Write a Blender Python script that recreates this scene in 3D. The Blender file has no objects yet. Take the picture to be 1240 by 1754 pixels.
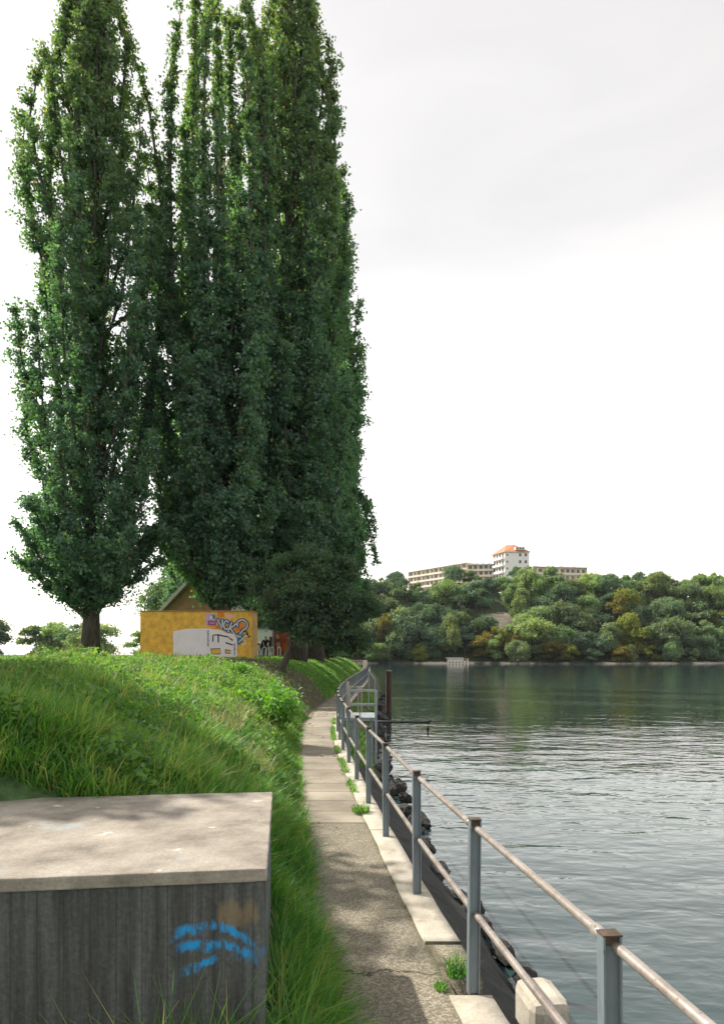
import bpy, math, random
import numpy as np
from mathutils import Vector, Matrix, Quaternion

# ------------------------------------------------------------------ camera, sky, sun
S = bpy.context.scene
COL = S.collection
PI = math.pi
F = 1110.0            # focal length in pixels of the 1240 px wide photograph
CX, HY = 620.0, 1122.0  # principal column and horizon row
EYE = 1.8

cam_d = bpy.data.cameras.new('camera')
cam = bpy.data.objects.new('camera', cam_d)
COL.objects.link(cam)
cam.location = (0, 0, EYE)
cam.rotation_euler = (PI / 2, 0, 0)
cam_d.sensor_fit = 'HORIZONTAL'
cam_d.sensor_width = 36.0
cam_d.lens = 36.0 * F / 1240.0
cam_d.shift_y = (HY - 877.0) / 1240.0
cam_d.clip_start = 0.05
cam_d.clip_end = 6000
S.camera = cam

SUN_AZ, SUN_EL = math.radians(62), math.radians(45)     # azimuth measured to the left of the view
sun_dir = Vector((-math.sin(SUN_AZ) * math.cos(SUN_EL), math.cos(SUN_AZ) * math.cos(SUN_EL), math.sin(SUN_EL)))

W = bpy.data.worlds.new('World')
S.world = W
W.use_nodes = True
wt = W.node_tree
wt.nodes.clear()
w_out = wt.nodes.new('ShaderNodeOutputWorld')
sky = wt.nodes.new('ShaderNodeTexSky')
sky.sky_type = 'NISHITA'
sky.sun_disc = False
sky.sun_elevation = SUN_EL
sky.sun_rotation = -SUN_AZ
sky.dust_density = 3.0
bg = wt.nodes.new('ShaderNodeBackground')
bg.inputs['Strength'].default_value = 0.04
wt.links.new(sky.outputs['Color'], bg.inputs['Color'])
# thin high cloud: bright towards the horizon and the sun, thinner overhead and behind
tc = wt.nodes.new('ShaderNodeTexCoord')
sep = wt.nodes.new('ShaderNodeSeparateXYZ')
wt.links.new(tc.outputs['Generated'], sep.inputs[0])
r1 = wt.nodes.new('ShaderNodeMapRange')
r1.interpolation_type = 'SMOOTHSTEP'
r1.inputs['From Min'].default_value = 0.05
r1.inputs['From Max'].default_value = 0.60
r1.inputs['To Min'].default_value = 1.25
r1.inputs['To Max'].default_value = 0.57
wt.links.new(sep.outputs['Z'], r1.inputs['Value'])
r2 = wt.nodes.new('ShaderNodeMapRange')
r2.interpolation_type = 'SMOOTHSTEP'
r2.inputs['From Min'].default_value = -0.9
r2.inputs['From Max'].default_value = 0.3
r2.inputs['To Min'].default_value = 0.82
r2.inputs['To Max'].default_value = 1.0
wt.links.new(sep.outputs['Y'], r2.inputs['Value'])
mp = wt.nodes.new('ShaderNodeMapping')
mp.inputs['Scale'].default_value = (1.2, 1.2, 4.0)
mp.inputs['Rotation'].default_value = (0.0, 0.25, 0.0)
wt.links.new(tc.outputs['Generated'], mp.inputs['Vector'])
cn = wt.nodes.new('ShaderNodeTexNoise')
cn.inputs['Scale'].default_value = 2.6
cn.inputs['Detail'].default_value = 5.0
cn.inputs['Distortion'].default_value = 0.6
wt.links.new(mp.outputs[0], cn.inputs['Vector'])
r3 = wt.nodes.new('ShaderNodeMapRange')
r3.inputs['From Min'].default_value = 0.3
r3.inputs['From Max'].default_value = 0.7
r3.inputs['To Min'].default_value = 0.93
r3.inputs['To Max'].default_value = 1.05
wt.links.new(cn.outputs[0], r3.inputs['Value'])
m1 = wt.nodes.new('ShaderNodeMath'); m1.operation = 'MULTIPLY'
m2 = wt.nodes.new('ShaderNodeMath'); m2.operation = 'MULTIPLY'
wt.links.new(r1.outputs[0], m1.inputs[0]); wt.links.new(r2.outputs[0], m1.inputs[1])
wt.links.new(m1.outputs[0], m2.inputs[0]); wt.links.new(r3.outputs[0], m2.inputs[1])
bg2 = wt.nodes.new('ShaderNodeBackground')
bg2.inputs['Color'].default_value = (1.0, 0.945, 0.865, 1)
wt.links.new(m2.outputs[0], bg2.inputs['Strength'])
w_add = wt.nodes.new('ShaderNodeAddShader')
wt.links.new(bg.outputs[0], w_add.inputs[0]); wt.links.new(bg2.outputs[0], w_add.inputs[1])
wt.links.new(w_add.outputs[0], w_out.inputs['Surface'])

sun_l = bpy.data.lights.new('sun', 'SUN')
sun_l.energy = 5.0
sun_l.angle = math.radians(0.6)
sun_l.color = (1.0, 0.93, 0.82)
sun = bpy.data.objects.new('sun', sun_l)
COL.objects.link(sun)
sun.rotation_euler = (-sun_dir).to_track_quat('-Z', 'Y').to_euler()

S.view_settings.view_transform = 'Standard'
S.view_settings.look = 'None'
S.view_settings.exposure = 0.5
S.view_settings.gamma = 1.0
S.cycles.use_denoising = True
S.cycles.max_bounces = 8
S.cycles.diffuse_bounces = 3
S.cycles.glossy_bounces = 3
S.cycles.transmission_bounces = 4
S.cycles.transparent_max_bounces = 6
S.cycles.caustics_reflective = False
S.cycles.caustics_refractive = False

# ------------------------------------------------------------------ node helpers
class NT:
    def __init__(self, name):
        self.m = bpy.data.materials.new(name)
        self.m.use_nodes = True
        self.t = self.m.node_tree
        self.t.nodes.clear()
        self.out = self.t.nodes.new('ShaderNodeOutputMaterial')
        self._tc = None
    def n(self, typ, **kw):
        x = self.t.nodes.new(typ)
        for k, v in kw.items(): setattr(x, k, v)
        return x
    def put(self, sock, v):
        if v is None: return
        if hasattr(v, 'is_output'): self.t.links.new(v, sock)
        else:
            if isinstance(v, tuple) and len(v) == 3 and sock.type == 'RGBA': v = v + (1,)
            sock.default_value = v
    def co(self, which='Object'):
        if self._tc is None: self._tc = self.n('ShaderNodeTexCoord')
        return self._tc.outputs[which]
    def pos(self): return self.n('ShaderNodeNewGeometry').outputs['Position']
    def xyz(self, v):
        s = self.n('ShaderNodeSeparateXYZ'); self.put(s.inputs[0], v); return s.outputs
    def scale(self, v, s, rot=(0, 0, 0)):
        p = self.n('ShaderNodeMapping'); self.put(p.inputs[0], v)
        p.inputs['Scale'].default_value = s; p.inputs['Rotation'].default_value = rot
        return p.outputs[0]
    def noise(self, v, s, d=4.0, r=0.55, dist=0.0, color=False):
        x = self.n('ShaderNodeTexNoise'); self.put(x.inputs['Vector'], v)
        x.inputs['Scale'].default_value = s; x.inputs['Detail'].default_value = d
        x.inputs['Roughness'].default_value = r; x.inputs['Distortion'].default_value = dist
        return x.outputs[1 if color else 0]
    def voro(self, v, s, feature='F1', out='Distance'):
        x = self.n('ShaderNodeTexVoronoi', feature=feature); self.put(x.inputs['Vector'], v)
        x.inputs['Scale'].default_value = s
        return x.outputs[out]
    def math(self, op, a, b=None, c=None):
        x = self.n('ShaderNodeMath', operation=op)
        self.put(x.inputs[0], a); self.put(x.inputs[1], b); self.put(x.inputs[2], c)
        return x.outputs[0]
    def rng(self, v, a, b, c=0.0, d=1.0):
        x = self.n('ShaderNodeMapRange'); self.put(x.inputs['Value'], v)
        x.inputs['From Min'].default_value = a; x.inputs['From Max'].default_value = b
        x.inputs['To Min'].default_value = c; x.inputs['To Max'].default_value = d
        return x.outputs[0]
    def mix(self, f, a, b, mode='MIX'):
        x = self.n('ShaderNodeMix', data_type='RGBA', blend_type=mode)
        self.put(x.inputs[0], f); self.put(x.inputs[6], a); self.put(x.inputs[7], b)
        return x.outputs[2]
    def ramp(self, v, stops):
        x = self.n('ShaderNodeValToRGB'); self.put(x.inputs[0], v)
        e = x.color_ramp.elements
        while len(e) < len(stops): e.new(0.5)
        for i, (p, c) in enumerate(stops):
            e[i].position = p; e[i].color = tuple(c) + (1,)
        return x.outputs[0]
    def bump(self, h, strength=0.3, dist=0.02, normal=None):
        x = self.n('ShaderNodeBump'); self.put(x.inputs['Height'], h)
        x.inputs['Strength'].default_value = strength; x.inputs['Distance'].default_value = dist
        if normal is not None: self.put(x.inputs['Normal'], normal)
        return x.outputs[0]
    def island(self): return self.n('ShaderNodeNewGeometry').outputs['Random Per Island']
    def objrand(self): return self.n('ShaderNodeObjectInfo').outputs['Random']
    def pbr(self, color, rough=0.8, metal=0.0, normal=None, spec=0.5, ior=None):
        p = self.n('ShaderNodeBsdfPrincipled')
        self.put(p.inputs['Base Color'], color); self.put(p.inputs['Roughness'], rough)
        self.put(p.inputs['Metallic'], metal)
        self.put(p.inputs['Specular IOR Level'], spec)
        if ior: p.inputs['IOR'].default_value = ior
        if normal is not None: self.put(p.inputs['Normal'], normal)
        self.t.links.new(p.outputs[0], self.out.inputs['Surface'])
        return self.m
    def leafy(self, color, trans, gloss=0.06, fac=0.4, rough=0.6):
        d = self.n('ShaderNodeBsdfDiffuse'); self.put(d.inputs[0], color)
        t = self.n('ShaderNodeBsdfTranslucent'); self.put(t.inputs[0], trans)
        a = self.n('ShaderNodeMixShader'); self.put(a.inputs[0], fac)
        self.t.links.new(d.outputs[0], a.inputs[1]); self.t.links.new(t.outputs[0], a.inputs[2])
        g = self.n('ShaderNodeBsdfGlossy'); g.inputs['Roughness'].default_value = rough
        g.inputs['Color'].default_value = (0.9, 0.95, 1.0, 1)
        b = self.n('ShaderNodeMixShader'); b.inputs[0].default_value = gloss
        self.t.links.new(a.outputs[0], b.inputs[1]); self.t.links.new(g.outputs[0], b.inputs[2])
        self.t.links.new(b.outputs[0], self.out.inputs['Surface'])
        return self.m

def leaf_mat(name, dark, mid, light, fac=0.4, gloss=0.05, patch=0.35, accent=None, accent_at=0.965, byobj=False, top_glow=None):
    k = NT(name)
    isl = k.island()
    pn = k.noise(k.co('Object'), patch, 3.0)
    v = k.math('ADD', k.math('MULTIPLY', isl, 0.55), k.math('MULTIPLY', pn, 0.55))
    c = k.ramp(v, [(0.15, dark), (0.55, mid), (0.95, light)])
    if accent: c = k.mix(k.math('GREATER_THAN', isl, accent_at), c, accent)
    if top_glow:     # translucent glow painted in: olive tint growing towards the top, in patches
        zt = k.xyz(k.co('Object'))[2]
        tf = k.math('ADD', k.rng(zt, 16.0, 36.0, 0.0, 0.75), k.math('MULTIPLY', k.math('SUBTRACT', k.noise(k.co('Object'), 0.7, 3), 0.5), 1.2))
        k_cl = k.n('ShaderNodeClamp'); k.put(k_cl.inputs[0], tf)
        c = k.mix(k_cl.outputs[0], c, k.mix(1.0, c, top_glow, 'MULTIPLY'))
    if byobj:
        r = k.objrand()
        h = k.n('ShaderNodeHueSaturation')
        k.put(h.inputs['Hue'], k.rng(r, 0, 1, 0.485, 0.53))
        k.put(h.inputs['Value'], k.rng(k.math('FRACT', k.math('MULTIPLY', r, 7.31)), 0, 1, 0.75, 1.35))
        k.put(h.inputs['Color'], c)
        c = h.outputs[0]
    tr = k.mix(1.0, c, (2.3, 2.5, 0.9), 'MULTIPLY')
    return k.leafy(c, tr, gloss, fac)

M = {}
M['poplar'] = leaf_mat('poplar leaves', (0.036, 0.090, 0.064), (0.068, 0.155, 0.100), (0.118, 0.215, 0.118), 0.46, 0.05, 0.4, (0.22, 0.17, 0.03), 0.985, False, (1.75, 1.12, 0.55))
M['small'] = leaf_mat('small tree leaves', (0.026, 0.055, 0.038), (0.050, 0.098, 0.060), (0.088, 0.145, 0.070), 0.38, 0.03, 0.8, (0.12, 0.08, 0.03), 0.96)
M['bush'] = leaf_mat('bush leaves', (0.06, 0.15, 0.025), (0.10, 0.24, 0.03), (0.19, 0.33, 0.05), 0.4, 0.05, 1.5)
M['far'] = leaf_mat('far tree leaves', (0.075, 0.125, 0.080), (0.14, 0.205, 0.112), (0.27, 0.30, 0.13), 0.32, 0.03, 0.18, None, 1, True)
M['far_dark'] = leaf_mat('dark far tree leaves', (0.045, 0.088, 0.064), (0.08, 0.14, 0.09), (0.14, 0.20, 0.11), 0.3, 0.03, 0.18, None, 1, True)
M['far_light'] = leaf_mat('light far tree leaves', (0.11, 0.165, 0.08), (0.18, 0.24, 0.10), (0.26, 0.31, 0.13), 0.35, 0.03, 0.2, None, 1, True)
M['far_autumn'] = leaf_mat('autumn far tree leaves', (0.10, 0.09, 0.03), (0.20, 0.14, 0.035), (0.32, 0.22, 0.05), 0.35, 0.02, 0.3, (0.10, 0.15, 0.04), 0.7)
M['far_yellow'] = leaf_mat('yellowing far tree leaves', (0.12, 0.14, 0.03), (0.24, 0.24, 0.045), (0.36, 0.33, 0.06), 0.35, 0.02, 0.3, (0.09, 0.15, 0.04), 0.7)

M['weed'] = leaf_mat('weed leaves', (0.04, 0.11, 0.035), (0.09, 0.19, 0.04), (0.19, 0.29, 0.06), 0.42, 0.04, 1.5)
k = NT('fallen leaves')
M['litter'] = k.pbr(k.ramp(k.island(), [(0.0, (0.07, 0.045, 0.025)), (0.5, (0.16, 0.095, 0.04)), (1.0, (0.30, 0.20, 0.06))]), 0.8)
k = NT('bark')
bn = k.noise(k.scale(k.co(), (6, 6, 1.2)), 2.0, 6)
M['bark'] = k.pbr(k.ramp(bn, [(0.3, (0.028, 0.024, 0.020)), (0.7, (0.10, 0.085, 0.065))]), 0.9, 0, k.bump(bn, 0.8, 0.04))

k = NT('grass')
isl = k.island(); pp = k.pos()
pn = k.noise(pp, 0.55, 3.0, 0.5)
v = k.math('ADD', k.math('MULTIPLY', isl, 0.5), k.math('ADD', k.math('MULTIPLY', pn, 0.75), k.math('MULTIPLY', k.math('SUBTRACT', k.noise(pp, 3.0, 3), 0.5), 0.5)))
v = k.math('SUBTRACT', v, 0.06)
gc = k.ramp(v, [(0.1, (0.030, 0.125, 0.034)), (0.5, (0.075, 0.215, 0.045)), (0.75, (0.18, 0.30, 0.07)), (0.95, (0.36, 0.40, 0.16))])
gc = k.mix(k.math('GREATER_THAN', isl, 0.93), gc, (0.36, 0.32, 0.14))
M['grass'] = k.leafy(gc, k.mix(1.0, gc, (2.0, 2.1, 0.8), 'MULTIPLY'), 0.025, 0.45, 0.5)

k = NT('dry grass')
isl = k.island()
gc = k.ramp(isl, [(0.0, (0.14, 0.21, 0.05)), (0.5, (0.26, 0.27, 0.09)), (1.0, (0.40, 0.35, 0.17))])
M['dry'] = k.leafy(gc, k.mix(1.0, gc, (1.4, 1.3, 0.8), 'MULTIPLY'), 0.05, 0.4)

k = NT('bank ground')
p = k.pos(); x, y, z = k.xyz(p)
n1 = k.noise(p, 0.9, 6); n2 = k.noise(p, 14.0, 5)
gcol = k.ramp(n2, [(0.3, (0.03, 0.065, 0.02)), (0.7, (0.075, 0.14, 0.042))])
soil = k.ramp(n2, [(0.25, (0.030, 0.022, 0.016)), (0.5, (0.065, 0.045, 0.030)), (0.75, (0.14, 0.085, 0.045))])
def spot(cx, cy, rx, ry):
    a = k.math('POWER', k.math('DIVIDE', k.math('SUBTRACT', x, cx), rx), 2.0)
    b = k.math('POWER', k.math('DIVIDE', k.math('SUBTRACT', y, cy), ry), 2.0)
    return k.math('ADD', a, b)
dmin = k.math('MINIMUM', spot(-3.1, 24.0, 2.6, 3.2), spot(-1.6, 21.2, 1.1, 2.6))
dmin = k.math('MINIMUM', dmin, spot(-6.0, 27.0, 2.4, 2.0))
fac = k.rng(k.math('ADD', dmin, k.math('MULTIPLY', k.math('SUBTRACT', n1, 0.5), 1.6)), 0.8, 1.2, 1, 0)
M['ground'] = k.pbr(k.mix(fac, gcol, soil), 0.95, 0, k.bump(n2, 0.8, 0.05))

k = NT('path paving')
uv = k.co('UV'); u, v, _ = k.xyz(uv); p = k.pos()
nn = k.noise(p, 170.0, 3, 0.7); nm = k.noise(p, 38.0, 4, 0.6); nl = k.noise(p, 1.7, 5, 0.6)
vor = k.voro(p, 95.0, out='Color')
asph = k.ramp(k.math('ADD', k.math('MULTIPLY', nn, 0.5), k.math('MULTIPLY', k.xyz(vor)[0], 0.5)), [(0.25, (0.125, 0.112, 0.084)), (0.5, (0.205, 0.183, 0.140)), (0.8, (0.36, 0.33, 0.27))])
asph = k.mix(1.0, asph, k.ramp(nl, [(0.3, (0.66, 0.66, 0.62)), (0.7, (1.12, 1.1, 1.06))]), 'MULTIPLY')
conc = k.ramp(nn, [(0.25, (0.235, 0.213, 0.178)), (0.75, (0.40, 0.365, 0.31))])
conc = k.mix(1.0, conc, k.ramp(k.noise(p, 1.1, 6, 0.65), [(0.32, (0.60, 0.58, 0.54)), (0.66, (1.08, 1.06, 1.02))]), 'MULTIPLY')
slab_id = k.math('FLOOR', k.math('DIVIDE', v, 0.54))
wn = k.n('ShaderNodeTexWhiteNoise', noise_dimensions='1D'); k.put(wn.inputs['W'], slab_id)
conc = k.mix(1.0, conc, k.ramp(wn.outputs[0], [(0, (0.84, 0.83, 0.81)), (1, (1.07, 1.06, 1.04))]), 'MULTIPLY')
jit = k.math('MULTIPLY', k.math('SUBTRACT', nm, 0.5), 0.03)
fr = k.math('FRACT', k.math('DIVIDE', k.math('ADD', v, jit), 0.54))
joint = k.math('LESS_THAN', k.math('MINIMUM', fr, k.math('SUBTRACT', 1.0, fr)), 0.022)
conc = k.mix(k.math('MULTIPLY', joint, 0.8), conc, (0.06, 0.052, 0.035))
sw = k.math('GREATER_THAN', k.math('ADD', v, k.math('MULTIPLY', k.math('SUBTRACT', nm, 0.5), 0.05)), 7.02)
c = k.mix(sw, asph, conc)
# crack across the near asphalt and moss along the edges
crk = k.math('ABSOLUTE', k.math('SUBTRACT', v, k.math('ADD', 3.76, k.math('MULTIPLY', k.math('SUBTRACT', k.noise(p, 4.0, 6, 0.7), 0.5), 0.45))))
c = k.mix(k.math('LESS_THAN', crk, 0.011), c, (0.035, 0.03, 0.022))
sepj = k.math('LESS_THAN', k.math('ABSOLUTE', k.math('SUBTRACT', v, 7.03)), 0.014)
c = k.mix(sepj, c, (0.05, 0.045, 0.03))
edge = k.rng(k.math('ADD', u, k.math('MULTIPLY', k.math('SUBTRACT', nm, 0.5), 0.12)), 0.93, 0.985)
c = k.mix(k.math('MULTIPLY', edge, 0.85), c, (0.075, 0.075, 0.035))
dirt = k.rng(k.math('ADD', u, k.math('MULTIPLY', k.math('SUBTRACT', nl, 0.5), 0.3)), 0.26, 0.10)
c = k.mix(k.math('MULTIPLY', dirt, 0.6), c, (0.075, 0.06, 0.04))
hgt = k.math('ADD', nn, k.math('MULTIPLY', joint, -1.5))
M['path'] = k.pbr(c, 0.92, 0, k.bump(hgt, 0.45, 0.006))

k = NT('kerb concrete')
p = k.pos(); uv = k.co('UV'); u, v, _ = k.xyz(uv)
nn = k.noise(p, 60.0, 5, 0.7); nl = k.noise(p, 3.2, 6, 0.65)
c = k.ramp(nl, [(0.28, (0.23, 0.20, 0.14)), (0.45, (0.44, 0.40, 0.33)), (0.7, (0.58, 0.545, 0.47))])
c = k.mix(1.0, c, k.ramp(nn, [(0.3, (0.75, 0.75, 0.74)), (0.7, (1.05, 1.05, 1.05))]), 'MULTIPLY')
mossn = k.math('MULTIPLY', k.rng(k.noise(p, 2.3, 5), 0.55, 0.68), k.rng(v, 7.0, 10.0, 0.25, 1.0))
c = k.mix(mossn, c, (0.10, 0.115, 0.035))
fr = k.math('FRACT', k.math('DIVIDE', k.math('SUBTRACT', v, 4.02), 2.6))
j = k.math('LESS_THAN', fr, 0.006)
c = k.mix(j, c, (0.04, 0.04, 0.025))
M['kerb'] = k.pbr(c, 0.9, 0, k.bump(k.math('ADD', nn, k.math('MULTIPLY', j, -2)), 0.4, 0.006))

k = NT('embankment concrete')
p = k.pos()
nn = k.noise(p, 7.0, 7, 0.7); vv = k.voro(k.scale(p, (1, 1, 1.4)), 2.6)
c = k.ramp(nn, [(0.3, (0.016, 0.017, 0.018)), (0.6, (0.042, 0.043, 0.042)), (0.8, (0.085, 0.085, 0.08))])
_, yy, zz = k.xyz(p)
mossy = k.math('MULTIPLY', k.rng(k.noise(p, 0.8, 5), 0.42, 0.6), k.rng(yy, 13, 16))
c = k.mix(mossy, c, (0.085, 0.10, 0.025))
M['embank'] = k.pbr(c, 0.9, 0, k.bump(k.math('ADD', nn, vv), 0.9, 0.08))

k = NT('dark wet rock')
nn = k.noise(k.co(), 3.5, 7, 0.7)
M['rock'] = k.pbr(k.ramp(nn, [(0.3, (0.012, 0.012, 0.013)), (0.7, (0.05, 0.049, 0.046))]), 0.7, 0, k.bump(nn, 0.9, 0.08))

k = NT('block concrete top')
p = k.co(); nn = k.noise(p, 70, 5, 0.7); nl = k.noise(p, 3.0, 7, 0.65)
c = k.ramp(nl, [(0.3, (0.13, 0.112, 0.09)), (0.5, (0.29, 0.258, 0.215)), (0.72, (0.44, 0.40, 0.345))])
c = k.mix(1.0, c, k.ramp(nn, [(0.3, (0.72, 0.72, 0.72)), (0.68, (1.06, 1.06, 1.06))]), 'MULTIPLY')
c = k.mix(k.rng(k.noise(p, 5.5, 3), 0.66, 0.72), c, (0.62, 0.58, 0.51))
c = k.mix(k.math('MULTIPLY', k.rng(k.noise(p, 2.2, 5), 0.62, 0.75), 0.6), c, (0.30, 0.42, 0.50))
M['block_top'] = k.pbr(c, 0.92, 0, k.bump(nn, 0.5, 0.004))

k = NT('block concrete face with blue spray paint')
p = k.co(); x, y, z = k.xyz(p)
streak = k.noise(k.scale(p, (16, 16, 0.7)), 1.0, 6, 0.65); nn = k.noise(p, 55, 5, 0.7); nl = k.noise(p, 4, 5)
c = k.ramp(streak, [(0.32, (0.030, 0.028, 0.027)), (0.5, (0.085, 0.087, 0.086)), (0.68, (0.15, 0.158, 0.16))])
c = k.mix(1.0, c, k.ramp(nn, [(0.3, (0.6, 0.6, 0.6)), (0.7, (1.1, 1.1, 1.1))]), 'MULTIPLY')
brd = k.math('FRACT', k.math('DIVIDE', k.math('ADD', x, 5.0), 0.098))
c = k.mix(k.math('MULTIPLY', k.math('LESS_THAN', brd, 0.05), 0.55), c, (0.03, 0.03, 0.03))
ra = k.math('ADD', k.math('POWER', k.math('DIVIDE', k.math('ADD', x, 0.105), 0.085), 2.0), k.math('POWER', k.math('DIVIDE', k.math('ADD', z, 0.185), 0.06), 2.0))
rust = k.rng(k.math('ADD', ra, k.math('MULTIPLY', k.math('SUBTRACT', k.noise(k.scale(p, (3, 3, 0.7)), 9, 5), 0.5), 5.0)), 0.2, 1.3, 0.5, 0)
c = k.mix(rust, c, (0.27, 0.185, 0.085))
wob = k.math('MULTIPLY', k.math('SUBTRACT', k.noise(p, 14.0, 5, 0.7), 0.5), 0.085)
tex = k.rng(k.noise(k.scale(p, (40, 40, 9)), 1.0, 4, 0.7), 0.40, 0.56)
def stroke(a, b, q, w, x0, x1):
    line = k.math('ADD', a, k.math('ADD', k.math('MULTIPLY', x, b), k.math('MULTIPLY', k.math('MULTIPLY', x, x), q)))
    d = k.math('ABSOLUTE', k.math('ADD', k.math('SUBTRACT', z, line), wob))
    s = k.rng(d, w * 0.45, w * 1.25, 1, 0)
    s = k.math('MULTIPLY', s, k.rng(k.math('SUBTRACT', x, wob), x1 - 0.02, x1 + 0.02, 1, 0))
    return k.math('MULTIPLY', s, k.rng(k.math('ADD', x, wob), x0 - 0.03, x0 + 0.03, 0, 1))
blue = k.math('MAXIMUM', stroke(-0.3656, -1.169, -2.41, 0.020, -0.36, -0.05), stroke(-0.3878, -0.634, -1.16, 0.024, -0.34, -0.048))
blue = k.math('MAXIMUM', blue, stroke(-0.312, 1.15, 0.0, 0.022, -0.024, 0.01))
blue = k.math('MAXIMUM', blue, stroke(-0.30, 0.3, 0.0, 0.018, -0.33, -0.205))
c = k.mix(k.math('MULTIPLY', blue, tex), c, (0.012, 0.30, 0.68))
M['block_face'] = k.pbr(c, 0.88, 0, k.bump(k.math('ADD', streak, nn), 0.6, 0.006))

k = NT('painted steel post')
p = k.co(); nl = k.noise(k.scale(p, (8, 8, 2)), 2.0, 6, 0.65); nn = k.noise(p, 90, 3)
c = k.ramp(nl, [(0.3, (0.15, 0.19, 0.215)), (0.6, (0.225, 0.27, 0.295)), (0.8, (0.29, 0.32, 0.335))])
c = k.mix(k.rng(k.noise(p, 9, 6, 0.7), 0.63, 0.70), c, (0.10, 0.07, 0.05))
M['post'] = k.pbr(c, 0.55, 0.25, k.bump(nn, 0.15, 0.002))
k = NT('worn rail tube')
p = k.pos(); nl = k.noise(p, 5.0, 6, 0.7); nn = k.noise(p, 60, 4)
c = k.ramp(nl, [(0.3, (0.17, 0.14, 0.122)), (0.5, (0.31, 0.275, 0.25)), (0.72, (0.43, 0.40, 0.37))])
c = k.mix(k.rng(nn, 0.6, 0.72), c, (0.16, 0.085, 0.05))
M['rail'] = k.pbr(c, 0.42, 0.35, k.bump(nn, 0.1, 0.002))
k = NT('rusty cap')
M['rust'] = k.pbr(k.ramp(k.noise(k.co(), 25, 5), [(0.3, (0.035, 0.026, 0.020)), (0.7, (0.11, 0.07, 0.045))]), 0.85)
k = NT('rusty steel pile')
p = k.co(); nl = k.noise(k.scale(p, (3, 3, 0.6)), 2.0, 6)
M['pile'] = k.pbr(k.ramp(nl, [(0.3, (0.028, 0.017, 0.014)), (0.6, (0.075, 0.042, 0.028)), (0.8, (0.13, 0.08, 0.05))]), 0.8, 0, k.bump(nl, 0.4, 0.03))
k = NT('galvanised steel')
M['galv'] = k.pbr(k.ramp(k.noise(k.co(), 6, 5), [(0.3, (0.22, 0.26, 0.28)), (0.7, (0.38, 0.42, 0.44))]), 0.5, 0.3)
k = NT('dark metal')
M['dark'] = k.pbr(k.ramp(k.noise(k.co(), 9, 5), [(0.3, (0.012, 0.013, 0.014)), (0.7, (0.04, 0.04, 0.04))]), 0.6, 0.1)

def flat(name, col, rough=0.8, var=0.15, sc=5.0, bump=0.0, bs=30):
    k = NT(name)
    n = k.noise(k.pos(), sc, 6, 0.6)
    lo = tuple(a * (1 - var) for a in col); hi = tuple(min(1, a * (1 + var)) for a in col)
    nor = k.bump(k.noise(k.pos(), bs, 4), bump, 0.01) if bump else None
    return k.pbr(k.ramp(n, [(0.3, lo), (0.7, hi)]), rough, 0, nor)
M['yellow'] = flat('yellow painted panel', (0.68, 0.39, 0.05), 0.75, 0.3, 4.0)
M['yellow_side'] = flat('ochre painted side', (0.40, 0.24, 0.07), 0.8, 0.25, 3.0)
M['white_paint'] = flat('off white paint', (0.74, 0.70, 0.70), 0.8, 0.06, 2.0)
M['brown_paint'] = flat('dark brown paint', (0.075, 0.030, 0.022), 0.8, 0.3)
M['navy_paint'] = flat('navy paint', (0.035, 0.05, 0.115), 0.8, 0.25)
M['pale_blue'] = flat('pale blue paint', (0.52, 0.60, 0.68), 0.8, 0.15)
M['teal_paint'] = flat('teal paint', (0.06, 0.17, 0.24), 0.8, 0.3)
M['orange_paint'] = flat('orange paint', (0.66, 0.20, 0.03), 0.8, 0.2)
M['peach_paint'] = flat('peach paint', (0.72, 0.42, 0.26), 0.8, 0.15)
M['purple_paint'] = flat('purple poster', (0.30, 0.06, 0.23), 0.8, 0.2)
M['lilac_paint'] = flat('lilac poster', (0.52, 0.36, 0.50), 0.8, 0.2)
M['green_paint'] = flat('green paint', (0.08, 0.22, 0.11), 0.8, 0.3)
M['red_paint'] = flat('red paint', (0.42, 0.095, 0.06), 0.8, 0.3, 3.0)
M['grey_metal'] = flat('grey metal', (0.30, 0.33, 0.35), 0.5, 0.1)
M['white_wall'] = flat('white render', (0.86, 0.84, 0.83), 0.85, 0.05, 1.0)
M['ochre_wall'] = flat('ochre brick wall', (0.34, 0.20, 0.11), 0.9, 0.25, 2.5, 0.3)
M['pale_roof'] = flat('pale roofing', (0.58, 0.53, 0.49), 0.8, 0.1)
M['tile_roof'] = flat('terracotta tiles', (0.46, 0.20, 0.11), 0.85, 0.2, 1.2, 0.4, 4)
M['cream_wall'] = flat('cream render', (0.74, 0.66, 0.55), 0.85, 0.06, 0.25)
M['balcony'] = flat('balcony concrete', (0.80, 0.75, 0.67), 0.85, 0.05, 0.3)
M['tower_wall'] = flat('white tower render', (0.80, 0.78, 0.75), 0.85, 0.04, 0.3)
k = NT('window glass')
M['glass'] = k.pbr((0.035, 0.04, 0.045), 0.12, 0, None, 0.6)
M['shutter'] = flat('brown blind', (0.22, 0.155, 0.10), 0.8, 0.3, 0.6)
M['frame'] = flat('window frame', (0.55, 0.50, 0.44), 0.7)
M['skin'] = flat('skin', (0.42, 0.25, 0.18), 0.6, 0.05)
M['cloth_dark'] = flat('dark jacket cloth', (0.018, 0.02, 0.026), 0.9, 0.3)
M['cloth_navy'] = flat('navy cloth', (0.02, 0.035, 0.06), 0.9, 0.3)
M['hair'] = flat('dark hair', (0.015, 0.012, 0.010), 0.7, 0.2)
M['wood'] = flat('weathered wood', (0.36, 0.30, 0.26), 0.9, 0.25, 4)
M['pale_conc'] = flat('pale concrete', (0.60, 0.545, 0.47), 0.9, 0.15, 3, 0.3)

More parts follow.
